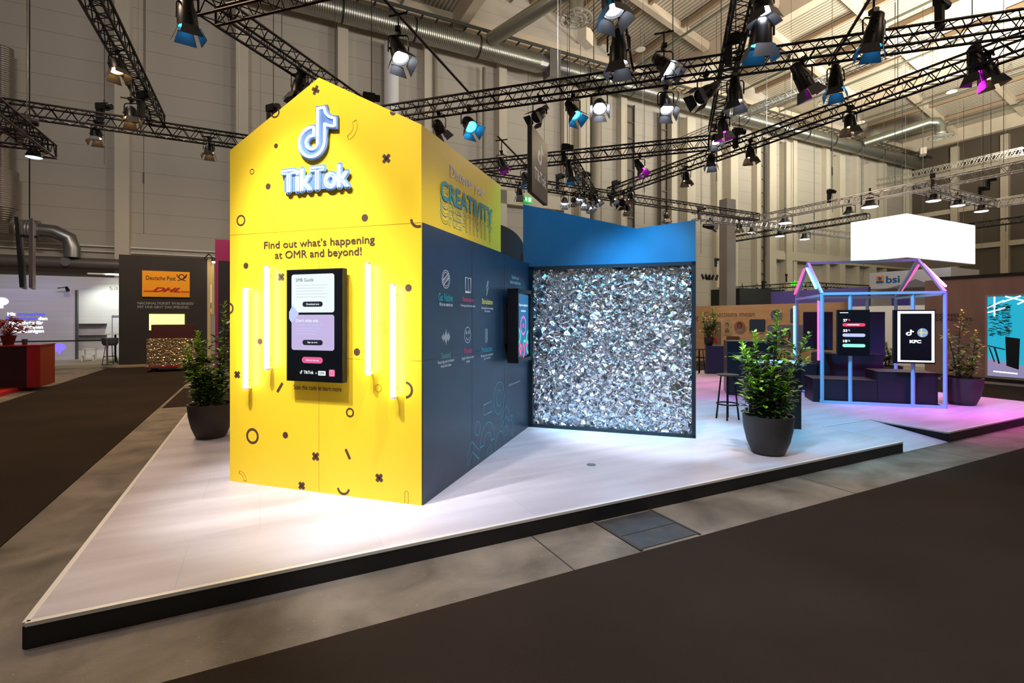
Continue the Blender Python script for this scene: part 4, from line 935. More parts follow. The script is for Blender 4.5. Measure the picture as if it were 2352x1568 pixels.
# white roof speakers and little lamps near the roof
for x, y, D_, lab in ((1346, 88, 22, 'white box loudspeaker hanging under the roof at top centre'), (2120, 348, 26, 'white box loudspeaker hanging under the roof above the cube')):
    s, z = ray(x, y, *LX(D_)); t = thing('roof_speaker', lab, 'loudspeaker', LM(s, D_, z), aL+.5)
    MB().prism([(-.5, -.35), (.5, -.35), (.5, .35), (.0, .45), (-.5, .3)], (Vector((0, .25, 0)), Vector((1, 0, 0)), Vector((0, 0, 1))), .5).build('cabinet', mat('speaker_cream', (214, 202, 182), .6), t)
    MB().cyl((-.3, 0, .3), (-.3, 0, 3), .012, n=4).cyl((.3, 0, .3), (.3, 0, 3), .012, n=4).build('cable', steel, t)
for x, y, D_, lab in ((1286, 44, 26, 'small round roof lamp at the top centre'), (1471, 113, 26, 'small round roof lamp behind the big black lamp'), (2090, 165, 20, 'small round roof lamp right of the blue lamps'), (1976, 281, 24, 'small round roof lamp beside the warm lamp'), (2186, 210, 18, 'small round roof lamp under the right truss')):
    s, z = ray(x, y, *LX(D_)); t = thing('roof_lamp', lab, 'roof lamp', LM(s, D_, z), 0, 'round roof lamps')
    MB().lathe([(.001, .12), (.1, .1), (.32, 0), (.32, -.04), (.001, -.04)], 20).build('shade', mat('lamp_cream', (206, 200, 184), .5), t, True)
    MB().cyl((0, 0, .1), (0, 0, 1.4), .015, n=4).build('stem', steel, t)

# ------------------------------------------------------------------ white hanging cube
zc0, zc1 = 4.3, 6.08
c0 = Vector(((2083-1176)/F*20.1, 20.1, 0))
def az(px, d):  # distance along d from c0 to photo column px
    u = (px-1176)/F; return (u*c0.y-c0.x)/(d.x-u*d.y)
wl = az(2240, Lv); wm = az(1954, Mv)
cube = thing('hanging_cube', 'glowing white rectangular fabric cube hanging above the neon house frame', 'light box', c0, aL)
MB().box(0, wl, 0, wm, zc0+.02, zc1).build('lit_fabric', mat('lit_fabric', (250, 250, 255), .8, emit=1.0, ecol=(250, 250, 255)), cube)
MB().box(.02, wl-.02, .02, wm-.02, zc0-.01, zc0+.02).build('underside', mat('grey_fabric', (188, 182, 182), .8), cube)
g = MB()
for x, y in ((.3, .3), (wl-.3, .3), (.3, wm-.3)): g.cyl((x, y, zc1), (x, y, 12), .01, n=4)
g.build('suspension_cable', steel, cube)

# ------------------------------------------------------------------ neon house frame
NO = Vector((6.24, 10.03, 0)); NW, ND, NE, NR = 2.03, 2.2, 2.34, 3.07
nf = thing('neon_house_frame', 'open pale blue metal house shaped frame with gabled ends and pink neon', 'frame', NO, aH)
fb = mat('frame_blue_lit', (150, 200, 226), .4)  # grey-white frame; some of the blue stage light is mixed into its colour
def fbar(nm, a, b, w=.05): MB().bar(a, b, w, w).build(nm, fb, nf)
for x in (0, NW):
    for y in (0, ND): fbar('post', (x, y, PL), (x, y, NE))
    fbar('rafter', (x, 0, NE), (x, ND/2, NR)); fbar('rafter', (x, ND, NE), (x, ND/2, NR)); fbar('eave_beam', (x, 0, NE-.03), (x, ND, NE-.03)); fbar('bottom_rail', (x, 0, PL+.026), (x, ND, PL+.026))
for y in (0, ND): fbar('eave_beam', (0, y, NE), (NW, y, NE)); fbar('bottom_rail', (0, y, PL+.026), (NW, y, PL+.026))
fbar('ridge_beam', (0, ND/2, NR), (NW, ND/2, NR))
def nx(px, y):
    o = NO+Yv*y; return ray(px, 700, o, Xv)[0]
for px in (1953, 2097): fbar('screen_post', (nx(px, .02), .02, PL), (nx(px, .02), .02, NE))
for px in (1880, 1992): fbar('screen_post', (nx(px, ND), ND, PL), (nx(px, ND), ND, NE))
def ntube(a, b, m_, lab):
    MB().cyl(a, b, .022, n=12).build('neon_tube', m_, nf, True)
    o_ = nf.children[-1]
ntube((-.05, ND*.5+.12, NR-.12), (-.05, ND-.05, NE+.1), tube_p, ''); ntube((-.05, ND*.5-.1, NR-.12), (-.05, .25, NE+.13), tube_c, '')
ntube((-.05, ND, 2.15), (-.05, ND, .95), tube_c, ''); ntube((-.06, .02, 2.2), (-.06, .02, 1.0), tube_p, '')
ntube((NW+.05, ND*.5+.1, NR-.1), (NW+.05, ND-.1, NE+.1), tube_p, ''); ntube((NW+.05, ND*.5-.1, NR-.1), (NW+.05, .1, NE+.12), tube_pw, '')

def nscreen(px0, px1, yt, yb, y, label, yb2=None):
    o = NO+Yv*y
    a, zt_ = ray(px0, yt, o, Xv); b, _ = ray(px1, yt, o, Xv); zt_ = ray(px1, yt, o, Xv)[1]; zb_ = ray(px1, yb, o, Xv)[1]
    t, Bx = display('portrait_screen', label, o+Xv*a, aH, b-a, zt_-zb_, zb_, .075, 'screens on the neon house frame')
    return t, Bx, b-a, zt_-zb_
t1, Bx, w_, h_ = nscreen(1923, 1998, 711, 818, -.09, 'portrait screen showing three percentage bars on the neon frame')
MB().box(w_*.3, w_*.6, .07, .08, 1.2, 1.6).build('bracket', black, t1)
kw = dict(t=t1, Bx=Bx, ww=w_, hh=h_)
for y_, m_, s_, e_ in ((.64, e_red, '27', e_red), (.415, e_bl, '33', e_bl), (.19, e_green, '18', e_green)):
    q(m_, .16, y_, .86, y_+.07, .05, .001, **kw); dt(s_, .18, y_+.105, .31, y_+.16, e_hot, .03, **kw); dt('%', .33, y_+.12, .4, y_+.16, m_, .02, **kw)
q(e_hot, .08, .93, .34, .943, .002, .001, **kw); q(e_hot, .3, .668, .68, .682, .002, .002, **kw)
t2, Bx, w_, h_ = nscreen(2053, 2149, 711, 836, -.09, 'portrait screen with a glowing white border, note logo and KFC on the neon frame')
kw = dict(t=t2, Bx=Bx, ww=w_, hh=h_)
b_ = .035
for r4 in ((.09, .03, .97, .06), (.09, .93, .97, .975), (.09, .03, .155, .975), (.905, .03, .97, .975)): q(e_hot, *r4, .002, .001, **kw)
dt("KFC", .38, .38, .66, .44, e_hot, .05, **kw)
Bo = (Bx[0]+Vector((0, -.002, 0)), Bx[1], Bx[2])
MB().prism(note_pts((.29*w_, .52*h_, .48*w_, .63*h_)), Bo, .001).build('screen_graphic', e_hot, scr(t2))
MB().prism(circ(.69*w_, .575*h_, .085), Bo, .001).build('screen_graphic', em('flag_blue', (150, 185, 235), .85), scr(t2))
Bo = (Bx[0]+Vector((0, -.0035, 0)), Bx[1], Bx[2])
MB().prism([(.59*w_, .565*h_), (.79*w_, .565*h_), (.79*w_, .585*h_), (.59*w_, .585*h_)], Bo, .001).prism([(.64*w_, .5*h_), (.68*w_, .5*h_), (.68*w_, .65*h_), (.64*w_, .65*h_)], Bo, .001).build('screen_graphic', em('flag_yellow', (240, 225, 140), .9), scr(t2))
pback = mat('screen_back', (38, 30, 58), .5)
for a, b, yt, yb, lab in ((1846, 1913, 716, 804, 'dark back of a portrait screen behind the left neon post'), (1966, 2033, 716, 821, 'dark back of a portrait screen behind the percentage screen')):
    t, Bx, w_, h_ = nscreen(a, b, yt, yb, ND-.1, lab)
    for c in t.children: c.data.materials.clear(); c.data.materials.append(pback)
# stepped seats in the frame
seatm = noisy('seat_laminate', (27, 26, 38), (24, 23, 34), (2, 2, 2), .5)
ptop = mat('seat_top', (120, 104, 124), .5)
def plinth(label, x0, x1, y0, y1, z1, name='seating_block'):
    t = thing(name, label, 'seat block', HP(0, 0)*0+NO+Xv*x0+Yv*y0+Vector((0, 0, PL)), aH, 'dark seating blocks')
    MB().box(0, x1-x0, 0, y1-y0, 0, z1-PL-.02).build('body', seatm, t, bevel=.004); MB().box(-.004, x1-x0+.004, -.004, y1-y0+.004, z1-PL-.02, z1-PL).build('top', seatm, t)
plinth('low dark seating block at the left inside the neon frame', -.14, .98, .1, .78, .62)
plinth('taller dark seating block at the right inside the neon frame', .985, 1.96, .1, .78, .80)
plinth('dark raised block at the back middle of the neon frame', .3, 1.55, 1.5, 2.15, 1.05)
plinth('long low dark block behind on the left of the neon frame', -1.3, .28, 1.55, 2.3, .8)

# ------------------------------------------------------------------ bar furniture
def block(name, label, o, x1, y1, z1, m_, cat='counter'):
    t = thing(name, label, cat, o, aH)
    MB().box(0, x1, 0, y1, 0, z1-PL).build('body', m_, t, bevel=.004)
    return t
cn = mat('counter_navy', (14, 36, 48), .35); cn2 = mat('cabinet_blue', (34, 44, 84), .4)
t = block('tall_counter', 'tall dark teal counter behind the bar stool', Vector((4.79, 11.1, PL)), 1.0, .8, 1.34, cn)
MB().box(-.003, 1.0, -.003, .003, .93, .935).build('panel_joint', tealline, t); MB().cyl((.0, .35, .8), (-.02, .35, .8), .03, n=10).build('lock', steel, t)
t = block('low_cabinet', 'blue low cabinet with a potted plant on top near the foil wall edge', Vector(ground(1622, 858, PL)), .9, .7, 1.0, cn2, 'cabinet')
t = thing('bar_table', 'black boxed standing table with a white top behind the right potted plant', 'table', Vector((4.43, 7.63, PL))-Xv*.665, aH)
MB().box(0, .665, .0, .55, 0, .92).build('body', mat('table_black', (12, 14, 18), .4), t, bevel=.004)
MB().box(.06, .62, .06, .5, .92, .985).build('neck', mat('neck_steel', (120, 140, 160), .3, .5), t); MB().box(-.05, .72, -.05, .62, .985, 1.01).build('top', white, t, bevel=.004)
so = ground(1671, 962)
st = thing('bar_stool', 'black round bar stool with a foot ring standing left of the potted plant', 'stool', so, .35)
MB().lathe([(.001, .735), (.16, .735), (.18, .75), (.18, .757), (.001, .76)], 28).build('seat', black, st, True)
for k_ in range(4):
    a = k_*PI/2+PI/4; MB().cyl((.1*math.cos(a), .1*math.sin(a), .74), (.175*math.cos(a), .175*math.sin(a), 0), .013, .016, 8).build('leg', black, st, True)
MB().tube([(.17*math.cos(a), .17*math.sin(a), .26) for a in np.linspace(0, 2*PI, 29)[:-1]], .014, 6, True).build('foot_ring', black, st, True)
s2 = clone(st); s2.location = ground(1606, 857, PL)+Vector((0, 0, 0)); s2['label'] = 'black bar stool far back beside the foil wall edge'

# ------------------------------------------------------------------ potted laurels
leafm = noisy('laurel_leaf', (48, 86, 38), (78, 120, 56), (9, 9, 9), .32, 3, spec=.6)
youngm = noisy('young_leaf', (140, 196, 44), (178, 224, 66), (9, 9, 9), .4, 3)
barkm = mat('laurel_stem', (86, 92, 48), .7); soil = mat('potting_soil', (34, 26, 20), .95)
potm = noisy('pot_grey', (56, 52, 50), (50, 47, 45), (5, 5, 5), .6, 4)
def leaf(mb, p, d, ln, w):
    d = d.normalized(); up = Vector((0, 0, 1)); s = d.cross(up)
    s = s.normalized() if s.length > .05 else Vector((1, 0, 0)); n = s.cross(d)
    def c(t, q, dr): return p + d*ln*t + s*w*q - up*(ln*dr) + n*(abs(q)*w*.25)
    vs = [c(0, 0, 0), c(.3, .45, .01), c(.3, 0, .0), c(.3, -.45, .01), c(.65, .42, .06), c(.65, 0, .05), c(.65, -.42, .06), c(1, 0, .16)]
    mb.add(vs, [(0, 2, 1), (0, 3, 2), (1, 2, 5, 4), (2, 3, 6, 5), (4, 5, 7), (5, 6, 7)])
def plant(label, loc, stems, pot_s=1.0, seed=1, lf=1.22, pot=True, name='potted_laurel', base=None):
    r = random.Random(seed); t = thing(name, label, 'plant', loc, 0)
    zr = 0
    if pot:
        zr = .47*pot_s; k_ = pot_s
        MB().lathe([(a*k_, b*k_) for a, b in ((.001, 0), (.17, 0), (.195, .02), (.25, .16), (.285, .32), (.296, .46), (.298, .485), (.276, .485), (.27, .40), (.001, .40))], 36).build('pot', potm, t, True)
        MB().lathe([(.001, .43*k_), (.27*k_, .42*k_), (.27*k_, .41*k_), (.001, .41*k_)], 20).build('soil', soil, t)
    else: zr = base or 0
    sm = MB(); fo = MB(); yo = MB()
    for (sx, sy, tx, ty, h, den) in stems:
        p0 = Vector((sx, sy, zr-.06)); p1 = Vector((tx, ty, h)); n = 14; path = []
        b1 = Vector((r.uniform(-.05, .05), r.uniform(-.05, .05), 0))
        for i in range(n+1):
            u = i/n; path.append(p0.lerp(p1, u)+b1*math.sin(u*PI)+Vector(((tx-sx)*.25*(u*u-u), (ty-sy)*.25*(u*u-u), 0)))
        sm.tube(path, [.011*(1-.65*i/n)+.002 for i in range(n+1)], 5)
        ph = r.uniform(0, 6)
        cnt = int(den*(h-zr)*1.3)
        for k_ in range(cnt):
            u = .08+.92*(k_+.5)/cnt; i = min(n-1, int(u*n)); p = path[i].lerp(path[i+1], u*n-i); ph += 2.4
            tip = u > .8
            # side twigs carry further leaves
            if r.random() < .34 and not tip:
                a = ph; tl = r.uniform(.07, .2)*(1.2-u*.6); e = p+Vector((math.cos(a)*tl, math.sin(a)*tl, tl*r.uniform(.3, .9)))
                sm.tube([p, (p+e)/2, e], [.004, .003, .002], 4); yy = r.random() < (.2 if u < .45 else .75)
                for q_ in range(7):
                    aa = a+r.uniform(-1.6, 1.6); pp = p.lerp(e, .35+.65*q_/6); dd = Vector((math.cos(aa), math.sin(aa), r.uniform(-.1, .9)))
                    leaf(yo if (yy and q_ > 2) else fo, pp, dd, r.uniform(.06, .11)*lf, r.uniform(.034, .046)*lf)
            else:
                dd = Vector((math.cos(ph), math.sin(ph), r.uniform(-.25, .5) if not tip else r.uniform(.4, 1.6)))
                leaf(yo if tip else fo, p, dd, (r.uniform(.08, .125) if not tip else r.uniform(.05, .09))*lf, (r.uniform(.042, .056) if not tip else .03)*lf)
    sm.build('stem', barkm, t, True); fo.build('foliage', leafm, t); yo.build('young_foliage', youngm, t)
    return t
def near(px, py, dy=0):
    return ground(px, py)
plant('potted laurel bush in a grey pot on the platform right of centre', ground(1764, 1040), [(-.05, -.05, -.36, -.1, 1.32, 75), (-.02, .05, -.12, .1, 1.52, 80), (.05, .05, .18, .1, 1.78, 75), (.1, 0, .55, .05, 1.5, 60), (-.08, .0, -.26, .15, 1.38, 70), (.0, -.1, .02, -.1, 1.1, 80), (.12, -.05, .25, -.1, 1.05, 75), (-.12, -.06, -.3, -.15, .95, 70), (.06, -.1, .14, -.16, .9, 85)], 1.0, 5)
plant('potted laurel bush in a grey pot at the left side of the yellow house', ground(485, 1003), [(-.05, 0, -.2, .0, 1.5, 85), (-.1, -.05, -.32, -.05, 1.28, 70), (.1, .05, .16, .05, 1.9, 50), (.05, 0, .2, -.05, 1.3, 60), (.0, -.1, -.05, -.15, 1.02, 85), (-.1, .05, -.2, -.12, .95, 80), (.12, -.05, .24, -.1, 1.05, 70), (-.04, -.08, -.1, -.1, 1.3, 75)], 1.0, 9)
plant('potted laurel lit magenta beside the right post of the neon frame', ground(2210, 928), [(-.05, 0, .0, 0, 1.85, 42), (-.1, 0, -.35, 0, 1.5, 42), (.1, 0, .28, 0, 1.45, 45), (.05, -.1, .1, -.1, 1.0, 60), (.1, .1, .35, .0, 1.0, 50), (-.1, -.1, -.2, -.1, .95, 60)], 1.1, 13)
pb_ = plant('dark potted laurel half hidden behind the seating blocks', ground(2103, 905)+Vector((.6, 1.6, 0)), [(0, 0, -.3, 0, 1.05, 70), (0, 0, .3, 0, 1.0, 70), (0, 0, 0, .1, 1.1, 70)], 1.0, 17)
po = Vector(ground(1622, 858, PL))+Xv*.1+Yv*.3+Vector((0, 0, .86))
plant('leafy plant standing on the blue cabinet by the foil wall', po, [(0, 0, -.2, 0, 1.0, 60), (.1, 0, .1, 0, 1.2, 60), (0, 0, .3, 0, .95, 60), (.0, 0, .0, .1, .7, 70)], .5, 21, 1.1)

# ------------------------------------------------------------------ booths on the right
aW = math.atan2(-Mv.y, -Mv.x)    # walls that face the platform: local x = -M
def wallthing(name, label, l, m, cat='booth wall'): return thing(name, label, cat, LM(l, m), aW)
def wp(px, py, l): # on wall plane L=l : (distance in -M from M=0, z)
    s, z = ray(px, py, LM(l, 0), Mv); return -s, z
WL = 18.35
wb_ = thing('plywood_booth_wall', 'plywood booth wall with portrait panels and the words Connections mean', 'booth wall', LM(WL, 0), aW)
WBs = B3((0, 0, 0), (1, 0, 0)); a0 = wp(1540, 740, WL)[0]; a1 = wp(1925, 740, WL)[0]
MB().box(a0, a1, 0, .15, .04, 2.42).lathe([(.25, .04), (.25, 2.42)], 24, (a1+.05, .24, 0)).build('panel_wall', plywood, wb_, True)
MB().box(a0, a1+.2, -.03, .2, 0, .05).build('plinth', blackp, wb_)
def wbx(x0, x1, xr, yt, yb, l=WL): return (wp(x0, yb, l)[0], wp(xr, yb, l)[1], wp(x1, yb, l)[0], wp(xr, yt, l)[1])
text("Connections mean", wbx(1618, 1733, 1675, 715, 727), WBs, mat('brown_letter', (104, 78, 56), .6), wb_, bold=.0)
text("g", wbx(1596, 1604, 1600, 727, 738), WBs, brown, wb_)
text("than data.", wbx(1733, 1848, 1840, 806, 827), WBs, mat('dark_letter', (70, 50, 40), .6), wb_)
def portrait(x0, x1, yt, yb, round_, bgc, skin, shirt, hair, nm, person=True):
    b = wbx(x0, x1, (x0+x1)/2, yt, yb); cx, cz = (b[0]+b[2])/2, (b[1]+b[3])/2; w = b[2]-b[0]; h = b[3]-b[1]
    def lay(pts, o_, c): MB().prism(pts, (WBs[0]+Vector((0, -o_, 0)), WBs[1], WBs[2]), .004).build('portrait_print', mat('p%02x%02x%02x' % c, c, .6), pbd)
    MB().prism(circ(cx, cz, w/2+.03, 28, h/2+.03) if round_ else rrect(b[0]-.03, b[1]-.05, b[2]+.05, b[3]+.02, .08), (WBs[0], WBs[1], WBs[2]), .02).build('portrait_board', plywood, wb_); pbd = wb_.children[-1]
    lay(circ(cx, cz, w/2, 28, h/2) if round_ else rrect(*b, .07), .021, bgc)
    if person:
        hw = min(w, h)*.2
        lay(circ(cx, cz+h*.1, hw*1.15, 20, hw*1.35), .026, hair); lay(circ(cx, cz+h*.06, hw*.8, 20, hw*1.1), .031, skin)
        lay([(cx-hw*1.7, cz-h*.42), (cx+hw*1.7, cz-h*.42), (cx+hw*1.2, cz-h*.2), (cx+hw*.4, cz-h*.13), (cx-hw*.4, cz-h*.13), (cx-hw*1.2, cz-h*.2)], .026, shirt)
        lay(circ(cx-hw*.3, cz+h*.1, hw*.09, 8), .036, (30, 24, 22)); lay(circ(cx+hw*.3, cz+h*.1, hw*.09, 8), .036, (30, 24, 22)); lay(arc(cx, cz+h*.02, hw*.3, 200, 340, 8), .036, (120, 50, 45))
portrait(1618, 1657, 738, 792, False, (120, 104, 86), (196, 150, 120), (160, 40, 40), (110, 60, 30), 'a')
portrait(1663, 1679, 733, 766, False, (176, 160, 136), (190, 150, 124), (120, 100, 84), (40, 32, 28), 'b')
portrait(1687, 1713, 737, 764, True, (150, 104, 96), (140, 96, 70), (140, 140, 150), (34, 24, 20), 'c')
portrait(1722, 1759, 733, 762, False, (44, 62, 92), (60, 60, 70), (40, 50, 80), (30, 30, 40), 'd', False)
portrait(1771, 1796, 710, 736, True, (96, 104, 146), (110, 70, 56), (150, 140, 160), (30, 20, 20), 'e')
portrait(1816, 1832, 708, 742, False, (86, 92, 110), (150, 110, 90), (90, 90, 100), (30, 24, 22), 'f')
portrait(1764, 1850, 746, 800, False, (112, 122, 146), (150, 110, 90), (110, 60, 80), (60, 40, 30), 'g')
portrait(1669, 1700, 772, 784, False, (92, 70, 50), (60, 60, 70), (40, 50, 80), (30, 30, 40), 'h', False)
# black and violet boxes above that wall
tag(MB().box(0, 3.6, 0, 2.0, 0, 3.55).build('black_booth_box', mat('booth_black', (24, 26, 22), .6)), 'black booth volume rising behind the plywood wall at its left end', 'booth').location = LM(24, 19.2)
bpy.data.objects['black_booth_box'].rotation_euler = (0, 0, aL)
tag(MB().box(0, 4.9, 0, .2, 0, 3.3).build('violet_booth_panel', mat('violet', (96, 84, 160), .6)), 'violet booth panel rising behind the middle of the plywood wall', 'booth').location = ground(1700, 800, 0)*0+LM(25, 18)
bpy.data.objects['violet_booth_panel'].rotation_euler = (0, 0, aW)
# grey pillar
s, z = ray(1680, 600, *LX(18.4)); tag(MB().box(-.34, .34, 0, .5, 0, 8.2).build('grey_pillar', mat('pillar_grey', (128, 120, 112), .55)), 'tall grey pillar standing behind the plywood wall', 'pillar').location = LM(s, 18.4)
bpy.data.objects['grey_pillar'].rotation_euler = (0, 0, aL)
# white booth behind the frame with lime letters
t = thing('white_booth_wall', 'long white booth wall behind the neon house frame', 'booth wall', LM(22.5, 0), aW)
a0 = wp(1905, 740, 22.5)[0]; a1 = wp(2125, 740, 22.5)[0]
MB().box(a0, a1, 0, .15, 0, 2.35).build('panel_wall', mat('booth_white', (222, 224, 226), .5), t)
s_, z_ = ray(1845, 650, *MX(33)); t = thing('green_letter_sign', 'glowing green letters beginning adv on the far booth', 'sign', LM(33, 0), aW)
text("advant", (-wp(0, 0, 33)[0]*0+wp(1816, 650, 33)[0], wp(1830, 655, 33)[1], wp(1847, 650, 33)[0], wp(1830, 643, 33)[1]), WBs, e_lime, t, bold=.03)
# far bright booth volume
t = thing('bright_far_booth', 'pale brightly lit booth beyond the plywood wall', 'booth', LM(34, 14), aL)
MB().box(0, .3, -6, 14, 0, 3.2).build('wall_panel', mat('booth_cream', (226, 232, 214), .6), t)
# bsi fascia
BL = 30.5
t = thing('bsi_booth', 'white booth fascia with the orange and blue bsi logo right of the neon frame', 'booth', LM(BL, 0), aW)
a0 = wp(1997, 650, BL)[0]; a1 = wp(2184, 650, BL)[0]; zt = wp(1997, 627, BL)[1]; zb = wp(1997, 664, BL)[1]
MB().box(a0, a1, 0, 3, zb, zt).build('fascia', mat('fascia_white', (206, 206, 210), .6), t)
text("bsi", wbx(2035, 2067, 2050, 633, 650, BL), WBs, mat('bsi_blue', (20, 100, 160), .5), t, bold=.03)
b = wbx(2013, 2030, 2021, 634, 649, BL); cx = (b[0]+b[2])/2; cz = (b[1]+b[3])/2; hh_ = (b[3]-b[1])
MB().prism([(b[0], b[1]), (b[2], b[1]), (b[2], b[3]), (b[0], b[3])], WBs, .02).build('logo_field', mat('bsi_orange', (235, 150, 50), .5), t)
Bo = (Vector((0, -.02, 0)), WBs[1], WBs[2])
MB().prism(circ(cx, cz+hh_*.12, hh_*.24, 20), Bo, .01).prism([(b[0], b[1]-.02), (b[2], b[1]-.02), (b[2], b[1]+hh_*.16), (cx+hh_*.12, b[1]+hh_*.3), (cx-hh_*.12, b[1]+hh_*.3), (b[0], b[1]+hh_*.16)], (Bo[0]+Vector((0, -.011, 0)), Bo[1], Bo[2]), .004).build('logo_figure', mat('bsi_blue', (20, 100, 160), .5), t)
mt = MB()
for x_ in (a0+2.2, a0+5.4): mt.prism([(x_-1.3, zb), (x_+1.3, zb), (x_+.4, zb+.22), (x_, zb+.42), (x_-.5, zb+.2)], WBs, .02)
mt.build('mountain_print', mat('mountain_grey', (130, 130, 136), .6), t)
MB().box(a0-1, a1, 1, 1.2, 0, zb).build('booth_interior', mat('booth_in', (190, 186, 180), .6), t)
b = wbx(2050, 2090, 2070, 678, 702, BL-1); MB().box(b[0], b[2], -1.1, -1.0, b[1], b[3]).build('display', mat('booth_display', (30, 26, 60), .3, emit=.5, ecol=(60, 50, 110)), t)
text("TOP NEWS\nTIMELINE\nTODAY", (b[0]+.5, b[1]+.2, b[2]-.2, b[3]-.15), (Vector((0, -1.1, 0)), WBs[1], WBs[2]), e_hot, t, bold=.03) if False else None
# brown wall with READ lettering and the mirror window
RL = 19.15
t = thing('brown_booth_wall', 'brown booth wall reading ADD REELS. ADD RESULTS. at the right edge', 'booth wall', LM(RL, 0), aW)
a0 = wp(2124, 740, RL)[0]; zt = 3.06
MB().box(a0, -2.2, .0, .15, .1, zt).build('panel_wall', pinkply, t)
MB().box(a0+.2, -2.2, -.02, .2, zt, zt+.09).build('top_cap', blackp, t); MB().box(a0, -2.2, -.06, .15, 0, .1).build('plinth', blackp, t)
text("ADD REELS.\nADD RESULTS.", (wp(2139, 730, RL)[0], wp(2200, 737, RL)[1], wp(2236, 730, RL)[0], wp(2200, 720, RL)[1]), WBs, mat('letter_dark', (60, 42, 38), .6), t, bold=.01)
b = wbx(2263, 2420, 2300, 676, 874, RL)
MB().box(b[0], b[2], -.012, 0, b[1], b[3]).build('window_frame', mat('frame_grey', (170, 165, 175), .4), t)
b2 = (b[0]+.06, b[1]+.12, b[2]-.06, b[3]-.06)
pane = mat('lit_window', (30, 170, 205), .1, emit=.8, ecol=(40, 180, 215)); MB().box(b2[0], b2[2], -.02, -.012, b2[1], b2[3]).build('window_pane', pane, t)
wg = MB(); hw_ = b2[2]-b2[0]; hh_ = b2[3]-b2[1]
wg2 = MB().prism([(b2[0], b2[1]+hh_*.0), (b2[2], b2[1]), (b2[2], b2[1]+.1*hh_), (b2[0], b2[1]+.22*hh_)], (Vector((0, -.02, 0)), WBs[1], WBs[2]), .003); wg2.build('window_scene', em('scene_floor', (170, 160, 205), .7), t)
MB().prism([(b2[0]+.32*hw_, b2[1]+.14*hh_), (b2[0]+.52*hw_, b2[1]+.1*hh_), (b2[0]+.54*hw_, b2[1]+.48*hh_), (b2[0]+.3*hw_, b2[1]+.5*hh_)], (Vector((0, -.023, 0)), WBs[1], WBs[2]), .003).band([(b2[0], b2[1]+.38*hh_), (b2[0]+.3*hw_, b2[1]+.34*hh_)], .03, (Vector((0, -.023, 0)), WBs[1], WBs[2])).band([(b2[0]+.12*hw_, b2[1]+.36*hh_), (b2[0]+.2*hw_, b2[1]+.16*hh_)], .04, (Vector((0, -.023, 0)), WBs[1], WBs[2])).band([(b2[0]+.03*hw_, b2[1]+.36*hh_), (b2[0]+.12*hw_, b2[1]+.18*hh_)], .03, (Vector((0, -.023, 0)), WBs[1], WBs[2])).build('window_scene', mat('scene_dark', (10, 34, 48), .4), t)
wl_ = MB()
for x0q, y0q, x1q, y1q in ((.0, .86, .28, .95), (.0, .8, .3, .86), (.25, .93, .55, 1), (.3, 1, .7, .92), (.5, .9, .75, .98), (.12, .75, .12, 1), (.1, .06, .5, .05)): wl_.band([(b2[0]+x0q*hw_, b2[1]+y0q*hh_), (b2[0]+x1q*hw_, b2[1]+y1q*hh_)], .035, (Vector((0, -.024, 0)), WBs[1], WBs[2]))
wl_.build('window_scene', e_hot, t)
br = MB(); rr = random.Random(4)
for i in range(160):
    x_ = b2[0]+rr.random()*.35*hw_; z_ = b2[1]+hh_*rr.uniform(.5, .9); a = rr.uniform(-.4, .3); br.band([(x_, z_), (x_+.09*math.cos(a), z_+.09*math.sin(a))], .016, (Vector((0, -.024, 0)), WBs[1], WBs[2]))
br.build('window_scene', mat('scene_leaf', (20, 90, 70), .5), t)
# stanchion posts near the white booth
for i, (x, y) in enumerate(((2034, 852), (1929, 846))):
    p = ground(x, y, 0.01); t = thing('rope_stanchion', 'chrome stanchion post %s the percentage screen' % ('right of' if i == 0 else 'below'), 'stanchion', p, 0, 'chrome rope stanchions')
    MB().lathe([(.001, 0), (.16, 0), (.16, .015), (.03, .03), (.001, .03)], 20).build('base', chrome, t, True); MB().cyl((0, 0, .02), (0, 0, .95), .022, n=12).lathe([(.001, .95), (.035, .96), (.035, .99), (.001, 1.0)], 12).build('post', chrome, t, True)
    if i == 0: MB().tube([(0, 0, .93), (.15, .1, .6), (.4, .2, .42), (.8, .3, .4)], .016, 6).build('rope', blackp, t, True)

# ------------------------------------------------------------------ booths on the left
PM = 23.85
t = thing('parcel_booth_wall', 'dark booth wall with an orange Deutsche Post DHL sign and white slogan', 'booth wall', LM(0, PM), aL)
def lp2(px, py, m=PM): s, z = ray(px, py, LM(0, m), Lv); return s, z
a0 = lp2(273, 700)[0]; a1 = lp2(476, 700)[0]
MB().box(a0, a1, 0, .3, .05, 4.3).build('panel_wall', noisy('booth_charcoal', (40, 36, 34), (34, 31, 30), (1, 1, 1), .7), t)
MB().box(a1, a1+.12, 0, .3, .05, 4.25).build('corner_post', mat('post_cream', (190, 170, 120), .5), t)
LBs = B3((0, 0, 0), (1, 0, 0))
def lbx(x0, x1, xr, yt, yb, m=PM): return (lp2(x0, yb, m)[0], lp2(xr, yb, m)[1], lp2(x1, yb, m)[0], lp2(xr, yt, m)[1])
b = lbx(327, 436, 380, 623, 682); MB().box(b[0], b[2], -.05, 0, b[1], b[3]).build('sign_board', mat('post_orange', (240, 158, 10), .55), t); sgb = t.children[-1]
SB = B3((0, -.05, 0), (1, 0, 0)); dred = mat('post_red', (170, 24, 28), .5); dk_ = mat('post_black', (40, 30, 24), .5)
text("Deutsche Post", lbx(336, 404, 370, 634, 643.5), SB, dk_, sgb, bold=.01)
b = lbx(350, 415, 380, 660, 671); text("DHL", b, SB, dred, sgb, bold=.05, shear=.5)
w_ = b[2]-b[0]; h_ = b[3]-b[1]
